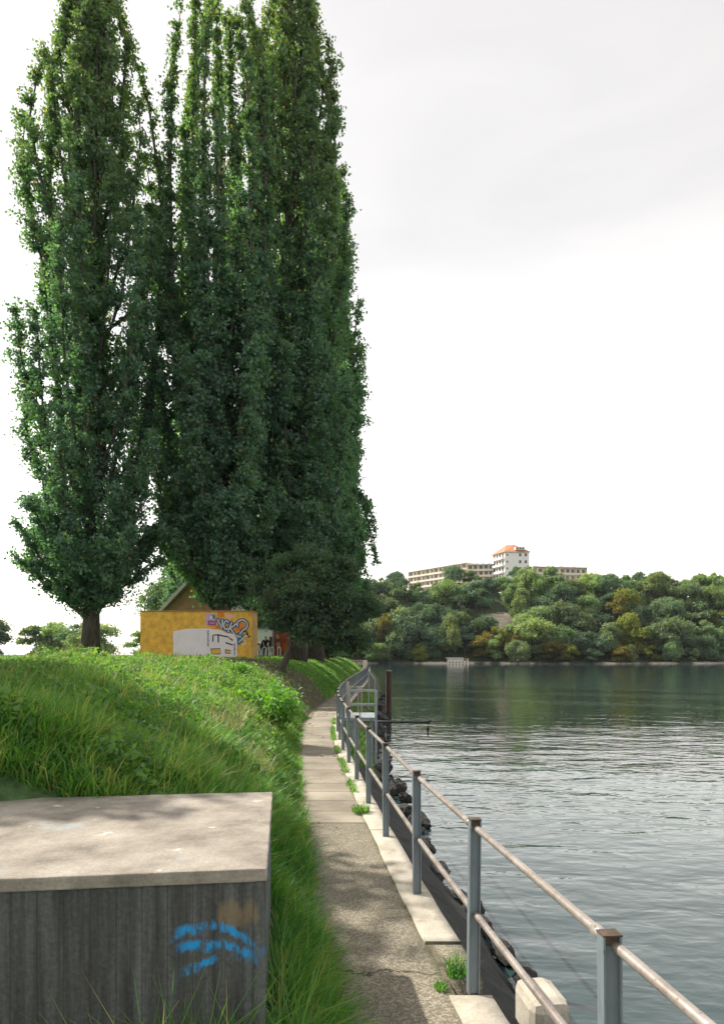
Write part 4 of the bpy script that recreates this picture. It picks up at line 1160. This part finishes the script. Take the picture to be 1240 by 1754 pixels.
# ------------------------------------------------------------------ graffiti container and things behind
def container():
    Y = 29.0
    x1 = at(432, 0, Y).x; x0 = at(240, 0, Y).x
    zt = at(0, 1048, Y).z; zb = 1.52
    dep = 1.35
    o = empty('graffiti_container', (x1, Y, zb))
    B = lambda X, Z, d=0.0: Vector((X - x1, -d, Z - zb))
    MB().box2((x0 - x1, 0, 0.06), (0, dep, zt - zb)).build('body', M['yellow'], o, False, 0.015)
    MB().box2((0.001, 0.02, 0.07), (0.02, dep - 0.02, zt - zb - 0.02)).build('side_panel', M['yellow_side'], o)
    MB().box2((x0 - x1 - 0.04, -0.04, zt - zb + 0.001), (0.04, dep + 0.04, zt - zb + 0.05)).build('roof', M['yellow_side'], o, False, 0.01)
    MB().box2((x0 - x1 + 0.05, 0.03, -0.15), (-0.05, dep - 0.03, 0.059)).build('base', M['dark'], o)
    def P(px, py, d): # pixel of the enlarged view -> panel
        q = at(353 + px / 12.4, 1030 + py / 12.4, Y); return B(q.x, q.z, d)
    def ribbon(mb, pts, w, d):
        w = w / 12.4 / F * Y
        pts = [P(a, b, d) for a, b in pts]
        n = len(pts); L = []; Rr = []
        for i in range(n):
            t = (pts[min(i + 1, n - 1)] - pts[max(i - 1, 0)]).normalized(); nn = Vector((-t.z, 0, t.x)) * w / 2
            ex = -t * w * 0.35 if i == 0 else (t * w * 0.35 if i == n - 1 else Vector())
            L.append(pts[i] + nn + ex); Rr.append(pts[i] - nn + ex)
        for i in range(n - 1): mb.poly([L[i], L[i + 1], Rr[i + 1], Rr[i]], (0, -0.002, 0))
    def smooth(pts, k=4):
        out = []
        n = len(pts)
        for i in range(n - 1):
            p0, p1, p2, p3 = pts[max(i - 1, 0)], pts[i], pts[i + 1], pts[min(i + 2, n - 1)]
            for j in range(k):
                t = j / k
                out.append(tuple(0.5 * ((2 * p1[c]) + (-p0[c] + p2[c]) * t + (2 * p0[c] - 5 * p1[c] + 4 * p2[c] - p3[c]) * t * t + (-p0[c] + 3 * p1[c] - 3 * p2[c] + p3[c]) * t ** 3) for c in (0, 1)))
        out.append(pts[-1]); return out
    def paint(name, mat, polys, d):
        mb = MB()
        for pl_ in polys: mb.poly([P(a, b, d) for a, b in pl_], (0, -0.003, 0))
        return mb.build(name, M[mat], o)
    paint('poster', 'lilac_paint', [[(-5, 255), (215, 255), (215, 520), (-5, 520)]], 0.002)
    paint('poster_band', 'purple_paint', [[(40, 410), (212, 410), (212, 515), (40, 515)]], 0.007)
    paint('poster_mark', 'green_paint', [[(100, 300), (150, 280), (205, 310), (195, 375), (140, 370)]], 0.007)
    paint('poster_mark', 'white_paint', [[(85, 330), (125, 300), (140, 360), (100, 380)]], 0.012)
    mb = MB(); ribbon(mb, [(75, 450), (180, 450)], 12, 0.012); ribbon(mb, [(75, 478), (180, 478)], 12, 0.012); mb.build('poster_lettering', M['lilac_paint'], o)
    paint('orange_patch', 'orange_paint', [[(245, 230), (385, 235), (380, 330), (300, 350), (240, 320)], [(550, 580), (620, 520), (740, 440), (830, 500), (760, 610), (640, 660), (570, 650)], [(200, 520), (320, 500), (320, 590), (200, 580)]], 0.002)
    paint('pale_patch', 'peach_paint', [[(390, 260), (640, 290), (620, 350), (520, 380), (420, 350)], [(330, 370), (480, 360), (520, 420), (350, 400)]], 0.004)
    V_ = [(245, 385), (300, 500), (335, 590), (345, 480), (350, 395)]
    C_ = smooth([(475, 450), (430, 415), (385, 470), (380, 540), (420, 600), (465, 575)])
    K1 = [(545, 455), (500, 570), (465, 660)]; K2 = [(640, 480), (580, 530), (515, 570)]; K3 = [(515, 570), (560, 640), (605, 705)]
    T_ = smooth([(668, 530), (668, 450), (740, 400), (830, 420), (880, 500), (850, 575), (780, 620), (725, 690)])
    letters = [V_, C_, K1, K2, K3, T_]
    mb = MB()
    for i, s in enumerate(letters): ribbon(mb, s, 74, 0.0062 + 0.0004 * i)
    mb.build('graffiti_outline', M['navy_paint'], o)
    mb = MB()
    for i, s in enumerate(letters): ribbon(mb, s, 28, 0.0112 + 0.0004 * i)
    mb.build('graffiti_lettering', M['pale_blue'], o)
    mb = MB()
    for i, s in enumerate([[(620, 730), (700, 680), (740, 720)], [(660, 860), (740, 800), (820, 720)], [(690, 900), (760, 850)], [(650, 790), (720, 780)]]): ribbon(mb, s, 60, 0.0085 + 0.0004 * i)
    mb.build('graffiti_scribble', M['teal_paint'], o)
    mb = MB()
    for i, s in enumerate([[(640, 720), (690, 760), (740, 760)], [(700, 870), (780, 790), (840, 730)], [(830, 720), (880, 745)], smooth([(760, 900), (800, 925), (840, 890), (830, 840)])]): ribbon(mb, s, 17, 0.0132 + 0.0004 * i)
    mb.build('graffiti_scribble', M['white_paint'], o)
    mb = MB()
    for i, s in enumerate([[(820, 640), (880, 660), (860, 710)], [(880, 690), (905, 770), (945, 745)]]): ribbon(mb, s, 34, 0.0062 + 0.0004 * i)
    mb.build('graffiti_scribble', M['brown_paint'], o)
    paint('white_patch', 'white_paint', [[(-700, 640), (-420, 590), (0, 578), (300, 612), (450, 680), (600, 705), (658, 790), (664, 1188), (-60, 1165), (-690, 1190)]], 0.0155)
    for i, s in enumerate([[(145, 850), (152, 722), (260, 716), (380, 742), (455, 755), (565, 830)], [(261, 735), (263, 870)], [(425, 885), (490, 905), (560, 928)], [(102, 1015), (302, 1008), (308, 1118), (120, 1128), (106, 1015)], [(412, 1030), (520, 1045), (520, 1108), (415, 1105), (412, 1030)]]):
        mb = MB(); ribbon(mb, s, 30 if i < 3 else 18, 0.0195 + 0.0003 * i); mb.build('painted_letter', M['brown_paint'], o)
    paint('letter_fill', 'yellow', [[(125, 1022), (292, 1018), (296, 1108), (128, 1116)], [(422, 1042), (510, 1054), (510, 1098), (424, 1096)], [(455, 765), (500, 778), (530, 806), (480, 800)]], 0.0245)
    # small upright scribbles at both sides of the white patch
    mb = MB(); rr = random.Random(3)
    for (xa, xb, ya, yb) in ((22, 72, 625, 960), (582, 628, 890, 1150)):
        y = ya; i = 0
        while y < yb:
            ribbon(mb, [(xa + rr.uniform(0, 12), y), (xb - rr.uniform(0, 12), y + rr.uniform(-8, 18))], 10, 0.0195 + 0.0003 * (i % 4)); 
            if i % 2: ribbon(mb, [(xa + rr.uniform(0, 30), y), (xa + rr.uniform(5, 40), y + 26)], 9, 0.0215)
            y += 27; i += 1
    mb.build('small_lettering', M['navy_paint'], o)
    tag(o, 'yellow container covered in graffiti letters with a white painted patch', 'container')
container()

def house():
    o = empty('house', (-11.0, 43.0, 1.5))
    w, d, e, a = 2.15, 7.0, 3.2, 5.5
    b = MB()
    b.poly([(-w, 0, 0), (w, 0, 0), (w, 0, e), (0, 0, a), (-w, 0, e)], (0, d, 0)); b.build('wall', M['ochre_wall'], o)
    for s in (-1, 1):
        r = MB(); r.poly([(s * 0.0, -0.35, a + 0.04), (s * (w + 0.4), -0.35, e - 0.38), (s * (w + 0.4), -0.35, e - 0.12), (0, -0.35, a + 0.36)], (0, d + 0.7, 0)); r.build('roof', M['pale_roof'], o)
    for x in (-1.1, 0.9):
        f = MB(); f.box2((x - 0.45, -0.05, 1.1), (x + 0.45, -0.003, 2.5)); fo = f.build('window', M['frame'], o)
        MB().box2((x - 0.37, -0.07, 1.18), (x + 0.37, -0.052, 2.42)).build('pane', M['glass'], fo)
    tag(o, 'ochre house with pale gable roof behind the graffiti container', 'house')
    # white hut behind the people
    Y = 60.0
    x0, x1 = at(438, 0, Y).x, at(461, 0, Y).x
    o = empty('white_hut', (x0, Y, 1.5)); hz = at(0, 1078, Y).z - 1.5
    MB().box2((-2.6, 0, 0), (x1 - x0, 2.4, hz)).build('wall', M['white_wall'], o)
    MB().box2((-2.7, -0.1, hz + 0.002), (x1 - x0 + 0.1, 2.5, hz + 0.12)).build('roof', M['grey_metal'], o)
    MB().box2((x1 - x0 + 0.002, 0.2, 0.6), (x1 - x0 + 0.05, 2.0, 2.0)).build('door', M['dark'], o)
    tag(o, 'plain white hut wall behind the standing people', 'hut')
    # painted panels of the site fence
    for nm, (xa, xb, ya, yb), Y, mat, blobs, lab in [
        ('graffiti_wall', (469, 499, 1081, 1130), 62.0, 'red_paint', [('peach_paint', 0.25, 0.5, 0.25), ('orange_paint', 0.6, 0.4, 0.3), ('white_paint', 0.7, 0.15, 0.18), ('peach_paint', 0.2, 0.8, 0.2)], 'red and orange graffiti wall left of the crooked tree trunk'),
        ('graffiti_wall', (500, 513, 1104, 1130), 60.0, 'orange_paint', [('yellow', 0.5, 0.3, 0.5)], 'small orange painted panel right of the crooked tree trunk'),
        ('graffiti_wall', (515, 528, 1100, 1130), 61.0, 'teal_paint', [('green_paint', 0.5, 0.5, 0.4), ('navy_paint', 0.5, 0.8, 0.4)], 'blue and green painted panel between orange panel and dark trunks'),
        ('graffiti_wall', (531, 541, 1106, 1131), 58.0, 'pale_blue', [('grey_metal', 0.5, 0.5, 0.3)], 'pale blue grey panel beside the dark poplar trunk')]:
        a, b_ = at(xa, yb, Y), at(xb, ya, Y)
        o = empty(nm, (a.x, Y, 1.45)); W_, H_ = b_.x - a.x, b_.z - 1.45
        MB().box2((0, 0, 0), (W_, 0.12, H_)).build('panel', M[mat], o)
        for i in range(2): MB().box2((W_ * i - 0.04 + 0.0, 0.125, -0.1), (W_ * i + 0.04, 0.2, H_)).build('support', M['grey_metal'], o)
        rr = random.Random(xa)
        for i, (m2, fx, fz, s) in enumerate(blobs):
            n = 9
            c = Vector((W_ * fx, -0.004 - 0.004 * i, H_ * fz))
            pts = [c + Vector((math.cos(2 * PI * j / n) * W_ * s * rr.uniform(0.5, 1.0) * 0.8, 0, math.sin(2 * PI * j / n) * H_ * s * rr.uniform(0.5, 1.0) * 0.7)) for j in range(n)]
            MB().poly(pts, (0, -0.003, 0)).build('painted_shape', M[m2], o)
        tag(o, lab, 'graffiti wall', 'painted panels behind the trees')
    # lamp post
    Y = 50.0; p = at(468, 1030, Y)
    o = empty('lamp_post', (p.x, Y, 1.5)); h = p.z - 1.5
    MB().tube([(0, 0, 0), (0, 0, 1.0), (0, 0, h)], [0.09, 0.075, 0.05], 10).build('pole', M['grey_metal'], o, True)
    MB().tube([(0, 0, h), (0.35, 0, h + 0.25), (0.8, 0, h + 0.3)], 0.035, 8).build('arm', M['grey_metal'], o, True)
    MB().box2((0.7, -0.1, h + 0.22), (1.3, 0.1, h + 0.33)).build('lamp_head', M['grey_metal'], o, False, 0.02)
    tag(o, 'slim grey lamp post rising into the leaves right of the container', 'lamp post')
    # white hoops
    for i, px in enumerate((442, 453, 466, 478)):
        Y = 47.0; p = at(px, 0, Y)
        o = MB(); r = 0.14 if i in (0, 1) else 0.10; ht = 0.86
        pts = [(-r, 0, 0), (-r, 0, ht - r)] + [(-r * math.cos(a), 0, ht - r + r * math.sin(a)) for a in np.linspace(0.3, PI - 0.3, 6)] + [(r, 0, ht - r), (r, 0, 0)]
        o.tube(pts, 0.045, 8); ob = o.build('hoop_barrier', M['white_wall'], None, True); ob.location = (p.x, Y, 1.5)
        tag(ob, 'white steel hoop barrier on the bank top, %s from the container' % ORD[i], 'barrier', 'white hoops in front of the people')
house()

# ------------------------------------------------------------------ people
def skin_chain(name, verts, edges, radii, mat, parent, sub=2):
    me = bpy.data.meshes.new(name); me.from_pydata(verts, edges, []); me.update()
    o = link(name, me, mat, parent)
    m = o.modifiers.new('skin', 'SKIN'); m.use_smooth_shade = True
    for i, r in enumerate(radii):
        r = (r, r) if not isinstance(r, tuple) else r
        me.skin_vertices[0].data[i].radius = r
    me.skin_vertices[0].data[0].use_root = True
    s = o.modifiers.new('sub', 'SUBSURF'); s.levels = sub; s.render_levels = sub
    return o

def person(loc, rz, pose, jacket, trousers, label):
    o = empty('person', loc, rz)
    if pose == 'stand':
        J = dict(pel=(0, 0, 0.93), wst=(0, 0, 1.08), chs=(0, 0.0, 1.32), nek=(0, 0.0, 1.48), hd0=(0, -0.02, 1.58), hd1=(0, -0.02, 1.70),
                 hl=(-0.1, 0, 0.88), kl=(-0.14, -0.02, 0.48), al=(-0.15, 0.02, 0.08), tl=(-0.16, -0.15, 0.04), hr=(0.1, 0, 0.88), kr=(0.14, -0.02, 0.48), ar=(0.15, 0.02, 0.08), tr=(0.16, -0.15, 0.04),
                 sl=(-0.19, 0, 1.41), el=(-0.33, 0.02, 1.15), wl=(-0.22, -0.14, 0.97), sr=(0.19, 0, 1.41), er=(0.33, 0.02, 1.15), wr=(0.22, -0.14, 0.97))
    elif pose == 'bend':
        J = dict(pel=(0, 0.1, 0.90), wst=(0, 0.06, 1.03), chs=(0, -0.10, 1.20), nek=(0, -0.26, 1.25), hd0=(0, -0.34, 1.23), hd1=(0, -0.43, 1.19),
                 hl=(-0.1, 0.1, 0.85), kl=(-0.13, 0.02, 0.47), al=(-0.14, 0.08, 0.08), tl=(-0.15, -0.1, 0.04), hr=(0.1, 0.1, 0.85), kr=(0.13, 0.02, 0.47), ar=(0.14, 0.08, 0.08), tr=(0.15, -0.1, 0.04),
                 sl=(-0.19, -0.18, 1.23), el=(-0.24, -0.28, 0.98), wl=(-0.18, -0.40, 0.80), sr=(0.19, -0.18, 1.23), er=(0.24, -0.28, 0.98), wr=(0.18, -0.40, 0.80))
    else:
        J = dict(pel=(0, 0, 0.12), wst=(0, 0.02, 0.28), chs=(0, -0.03, 0.50), nek=(0, -0.07, 0.65), hd0=(0, -0.1, 0.75), hd1=(0, -0.12, 0.86),
                 hl=(-0.1, -0.02, 0.12), kl=(-0.15, -0.36, 0.40), al=(-0.14, -0.52, 0.06), tl=(-0.14, -0.68, 0.04), hr=(0.1, -0.02, 0.12), kr=(0.15, -0.36, 0.40), ar=(0.14, -0.52, 0.06), tr=(0.14, -0.68, 0.04),
                 sl=(-0.19, -0.05, 0.58), el=(-0.24, -0.2, 0.38), wl=(-0.14, -0.36, 0.44), sr=(0.19, -0.05, 0.58), er=(0.24, -0.2, 0.38), wr=(0.14, -0.36, 0.44))
    names = list(J); ix = {n_: i for i, n_ in enumerate(names)}
    E = [('pel', 'wst'), ('wst', 'chs'), ('chs', 'nek'), ('nek', 'hd0'), ('hd0', 'hd1'), ('pel', 'hl'), ('hl', 'kl'), ('kl', 'al'), ('al', 'tl'), ('pel', 'hr'), ('hr', 'kr'), ('kr', 'ar'), ('ar', 'tr'), ('chs', 'sl'), ('sl', 'el'), ('el', 'wl'), ('chs', 'sr'), ('sr', 'er'), ('er', 'wr')]
    rad = dict(pel=0.115, wst=0.105, chs=0.125, nek=0.055, hd0=0.085, hd1=0.085, hl=0.085, kl=0.058, al=0.04, tl=0.032, hr=0.085, kr=0.058, ar=0.04, tr=0.032, sl=0.062, el=0.044, wl=0.032, sr=0.062, er=0.044, wr=0.032)
    vs = [J[n_] for n_ in names]; es = [(ix[a], ix[b]) for a, b in E]
    # hands with fingers, on the same surface
    rads = [rad[n_] for n_ in names]
    for s, w_, e_ in ((-1, 'wl', 'el'), (1, 'wr', 'er')):
        d = (Vector(J[w_]) - Vector(J[e_])).normalized(); side = d.cross(Vector((0, 0, 1))).normalized()
        pm = Vector(J[w_]) + d * 0.07; vs.append(tuple(pm)); rads.append(0.034); ip = len(vs) - 1; es.append((ix[w_], ip))
        for f in range(4):
            q = pm + d * (0.075 + 0.01 * (f in (1, 2))) + side * (f - 1.5) * 0.022; vs.append(tuple(q)); rads.append(0.009); es.append((ip, len(vs) - 1))
        q = pm + side * 0.06 * s + d * 0.02; vs.append(tuple(q)); rads.append(0.011); es.append((ip, len(vs) - 1))
    skin_chain('body', vs, es, rads, M['skin'], o)
    def sub(names_, grow):
        i2 = {n_: i for i, n_ in enumerate(names_)}
        return [J[n_] for n_ in names_], [(i2[a], i2[b]) for a, b in E if a in i2 and b in i2], [rad[n_] + grow for n_ in names_]
    a = sub(['pel', 'wst', 'chs', 'sl', 'el', 'wl', 'sr', 'er', 'wr'], 0.022); skin_chain('jacket', *a, M[jacket], o)
    a = sub(['pel', 'hl', 'kl', 'al', 'hr', 'kr', 'ar'], 0.016); skin_chain('trousers', *a, M[trousers], o)
    for s in ('l', 'r'):
        skin_chain('shoe', [J['a' + s], J['t' + s]], [(0, 1)], [0.052, 0.045], M['hair'], o)
    h0, h1 = Vector(J['hd0']), Vector(J['hd1']); up = (h1 - h0).normalized()
    back = Vector((0, 0.025, 0))
    skin_chain('hair', [tuple(h0 + up * 0.06 + back), tuple(h1 + up * 0.035 + back)], [(0, 1)], [0.09, 0.088], M['hair'], o)
    fm = MB(); c = (h0 + h1) / 2; fw = Vector((0, -1, 0))
    fm.box(c + fw * 0.095 - up * 0.01, (0.022, 0.03, 0.045)); fm.build('nose', M['skin'], o)
    em = MB()
    for s in (-1, 1): em.box(c + fw * 0.083 + up * 0.025 + Vector((0.033 * s, 0, 0)), (0.022, 0.012, 0.012))
    em.box(c + fw * 0.083 - up * 0.05, (0.045, 0.012, 0.008)); em.build('face_features', M['hair'], o)
    return tag(o, label, 'person')
Y = 52.0
p = at(455, 0, Y); person((p.x, Y, 1.56), PI, 'stand', 'cloth_dark', 'cloth_navy', 'person in dark clothes standing with elbows out before the white wall')
p = at(446, 0, Y); person((p.x, Y + 0.3, 1.54), PI * 1.15, 'bend', 'cloth_navy', 'cloth_navy', 'person in navy clothes leaning forward beside the container')
p = at(586, 1138, 78.0); person((p.x, 78.0, float(bank_z(p.x, 78.0)) + 0.02), 1.2, 'sit', 'cloth_dark', 'cloth_dark', 'person in dark clothes sitting on the grass at the end of the bank')

# wooden fence at the end of the path
def end_fence():
    Y = 80.0
    xa, xb = at(593, 0, Y).x, at(628, 0, Y).x
    z0, z1 = at(0, 1141, Y).z, at(0, 1131, Y).z
    o = empty('wooden_fence', (xa, Y, z0))
    L = xb - xa; H = z1 - z0
    for i in range(8): 
        x = L * i / 7; MB().box2((x - 0.05, -0.05, -0.6), (x + 0.05, 0.05, H)).build('post', M['wood'], o)
    for z in (H * 0.95, H * 0.5): MB().box2((-0.1, -0.09, z - 0.05), (L + 0.1, -0.052, z + 0.05)).build('rail', M['wood'], o)
    tag(o, 'pale wooden fence crossing the end of the riverside path', 'fence')
    e = MB(); e.box2((0, 0, 0), (0.5, 0.5, 1.1)); ob = e.build('end_pillar', M['pale_conc'], None, False, 0.03); ob.location = (xb - 0.45, Y - 1.2, -0.02)
    tag(ob, 'short pale concrete pillar at the far end of the railing', 'pillar')
end_fence()

# ------------------------------------------------------------------ buildings across the river
def facade_building(name, pts, zb, zt, floors, wall, label, cat, bays, roof='flat', wmat='glass', bal=True, depth=14.0):
    """pts: left and right end of the visible facade in plan; the body lies behind it."""
    a, b = Vector((pts[0][0], pts[0][1], 0)), Vector((pts[1][0], pts[1][1], 0))
    d = (b - a); L = d.length; d.normalize()
    o = empty(name, (a.x, a.y, zb), math.atan2(d.y, d.x))
    H = zt - zb; fh = H / floors
    MB().box2((0, 0.45, 0), (L, depth, H)).build('wall', M[wall], o)
    wm_ = MB().box2((-0.75, 0, 0), (0.75, 0.12, 1.55)).mesh('window'); wm_.materials.append(M['glass'])
    wm2 = MB().box2((-0.75, 0, 0), (0.75, 0.12, 1.55)).mesh('window'); wm2.materials.append(M['shutter'])
    rr = random.Random(len(label))
    for f in range(floors):
        z = f * fh
        if bal:
            MB().box2((-0.2, -0.5, z - 0.12), (L + 0.2, 0.448, z + 0.12)).build('balcony_slab', M['balcony'], o)
            MB().box2((0.0, -0.5, z + 0.122), (L, -0.36, z + 0.75)).build('balcony_front', M[wall], o)
        for k_ in range(bays):
            x = L * (k_ + 0.5) / bays + rr.uniform(-0.2, 0.2)
            w = bpy.data.objects.new('window', wm_ if rr.random() < 0.62 else wm2); COL.objects.link(w); w.parent = o
            w.location = (x, 0.35, z + fh * 0.32)
        if bal:
            for k_ in range(0, bays + 1, 2):
                MB().box2((L * k_ / bays - 0.1, -0.35, z + 0.125), (L * k_ / bays + 0.1, 0.447, z + fh - 0.125)).build('partition', M[wall], o)
    if roof == 'flat':
        MB().box2((-0.4, -0.6, H), (L + 0.4, depth + 0.3, H + 0.35)).build('roof', M['balcony'], o)
        for k_ in range(4): MB().box2((L * (0.12 + 0.24 * k_) - 0.9, 4, H + 0.352), (L * (0.12 + 0.24 * k_) + 0.9, 6.5, H + 1.5)).build('chimney', M['cream_wall'], o)
    return tag(o, label, cat)
zr = 1.8
facade_building('apartment_building', [(24.0, 333), (48.0, 299)], 27.0, 44.2, 6, 'cream_wall', 'long cream apartment block with balconies on the far ridge', 'apartment block', 13)
facade_building('apartment_building', [(48.6, 299), (60.5, 297)], 27.0, 43.3, 6, 'cream_wall', 'short cream apartment wing between the long block and the tower', 'apartment block', 5)
def tower():
    cx, cy = 63.5, 288.0; zb, zt = 26.0, 47.6
    o = empty('tower_block', (cx, cy, zb)); H = zt - zb
    # plan: visible corner at origin, left face runs back, right face runs right
    lv = Vector((-3.6, 9.6, 0)); rv = Vector((11.0, 0.4, 0))
    b = MB(); b.poly([(0, 0, 0), rv, rv + lv, lv], (0, 0, H)); b.build('wall', M['tower_wall'], o)
    c = (rv + lv) / 2
    r = MB(); ov = 1.12
    base = [c + (Vector(q) - c) * ov for q in ((0, 0, 0), rv, rv + lv, lv)]
    ap0 = c + lv * 0.12 - rv * 0.12 + Vector((0, 0, H + 4.1)); ap1 = c + rv * 0.16 + Vector((0, 0, H + 4.1))
    vs = [q + Vector((0, 0, H - 0.05)) for q in base] + [ap0, ap1]
    r.add(vs, [(0, 1, 5, 4), (1, 2, 5), (2, 3, 4, 5), (3, 0, 4), (3, 2, 1, 0)]); r.build('roof', M['tile_roof'], o)
    # dormer on the right roof face
    dm = MB(); q = rv * 0.62 + Vector((0, -0.2, H + 1.0)); dm.box2(q + Vector((-2.2, 0, 0)), q + Vector((2.2, 2.2, 1.3))); do = dm.build('dormer', M['tower_wall'], o)
    for s in (-1.2, 0, 1.2): MB().box2(q + Vector((s - 0.4, -0.06, 0.25)), q + Vector((s + 0.4, -0.002, 1.0))).build('window', M['glass'], do)
    ld = lv.normalized(); rd = rv.normalized(); ln = Vector((-ld.y, ld.x, 0)); 
    if ln.x > 0: ln = -ln
    floors = 7; fh = H / floors
    ang_l = math.atan2(ld.y, ld.x); ang_r = math.atan2(rd.y, rd.x)
    for f in range(floors):
        z = f * fh
        m = MB(); m.box(lv * 0.5 + ln * 0.45 + Vector((0, 0, z + 0.5)), (8.6, 0.9, 0.95), ang_l); m.build('balcony', M['tower_wall'], o)
        for k_ in range(4):
            m = MB(); m.box(lv * (0.17 + 0.22 * k_) + ln * 0.05 + Vector((0, 0, z + fh * 0.62)), (1.25, 0.12, 1.7), ang_l)
            m.build('window', M['glass' if (k_ + f) % 3 else 'shutter'], o)
        for k_, fx in enumerate((0.10, 0.62, 0.85)):
            m = MB(); m.box(rv * fx + Vector((0, -0.05, z + fh * 0.6)), (0.55 if k_ == 0 else 0.95, 0.12, 0.9 if k_ == 0 else 1.3), ang_r)
            m.build('window', M['glass'], o)
    tag(o, 'white residential tower with terracotta hip roof on the far ridge', 'tower block')
tower()
# lower terrace pavilion below tower
def pavilion():
    Y = 262; a, b = at(806, 1010, Y), at(830, 1000, Y)
    o = empty('pavilion', (a.x, Y, a.z - 3))
    L = b.x - a.x
    MB().box2((0, 0, 0), (L, 4, 5.2)).build('wall', M['white_wall'], o)
    MB().box2((-0.3, -0.4, 5.202), (L + 0.3, 4.3, 5.5)).build('roof', M['balcony'], o)
    MB().box2((0.6, -0.08, 3.4), (L - 0.6, -0.003, 4.7)).build('window', M['glass'], o)
    tag(o, 'small white pavilion with a dark window strip below the apartment wing', 'pavilion')
pavilion()
facade_building('apartment_building', [(78.0, 296), (104.0, 300)], 26.0, 42.0, 5, 'cream_wall', 'cream apartment block right of the white tower', 'apartment block', 10)
def old_house():
    Y = 300; a = at(632, 1012, Y); 
    o = empty('house', (a.x, Y, 25))
    MB().box2((0, 0, 0), (5.0, 6, a.z - 25 + 1.5)).build('wall', M['cream_wall'], o)
    h = a.z - 25 + 1.5
    m = MB(); m.add([(-0.4, -0.4, h + 0.002), (5.4, -0.4, h + 0.002), (5.4, 6.4, h + 0.002), (-0.4, 6.4, h + 0.002), (2.0, 3, h + 2), (3.0, 3, h + 2)], [(0, 1, 5, 4), (1, 2, 5), (2, 3, 4, 5), (3, 0, 4), (3, 2, 1, 0)]); m.build('roof', M['tile_roof'], o)
    for x in (1.2, 2.6, 4.0): MB().box2((x - 0.4, -0.08, h - 1.9), (x + 0.4, -0.003, h - 0.6)).build('window', M['glass'], o)
    tag(o, 'small cream house on the far ridge glimpsed past the poplar edge', 'house')
old_house()

# concrete platform at the far waterline
def platform():
    Y = float(shore(32)) + 0.5
    a, b = at(766, 1137, Y), at(803, 1125, Y)
    o = empty('river_platform', (a.x, Y, WATER - 0.3)); L = b.x - a.x; H = 2.35
    MB().box2((0, -0.6, 0), (L, 3.4, 0.55)).build('base', M['pale_conc'], o)
    MB().box2((0.2, -0.2, 0.552), (L - 0.2, 3.4, H - 0.35)).build('wall', M['balcony'], o)
    MB().box2((-0.3, -0.9, H - 0.348), (L * 0.74, 3.6, H)).build('roof', M['pale_roof'], o)
    for i in range(6):
        x = 0.5 + 1.15 * i; MB().box2((x, -0.28, 0.56), (x + 0.55, -0.202, 1.0)).build('opening', M['dark'], o)
    MB().box2((L * 0.76, -0.32, 1.2), (L - 0.5, -0.202, 2.2)).build('opening', M['shutter'], o)
    tag(o, 'long low concrete platform shelter at the far waterline', 'platform')
platform()



# ------------------------------------------------------------------ haze
k = NT('haze air')
vol = k.n('ShaderNodeVolumePrincipled')
vol.inputs['Color'].default_value = (0.92, 0.96, 1.0, 1)
vol.inputs['Density'].default_value = 0.00007
vol.inputs['Anisotropy'].default_value = 0.2
k.t.links.new(vol.outputs[0], k.out.inputs['Volume'])
hz_ = MB().box2((-1600, -320, -5), (1600, 2600, 62)).build('haze', k.m)
tag(hz_, kind='stuff')
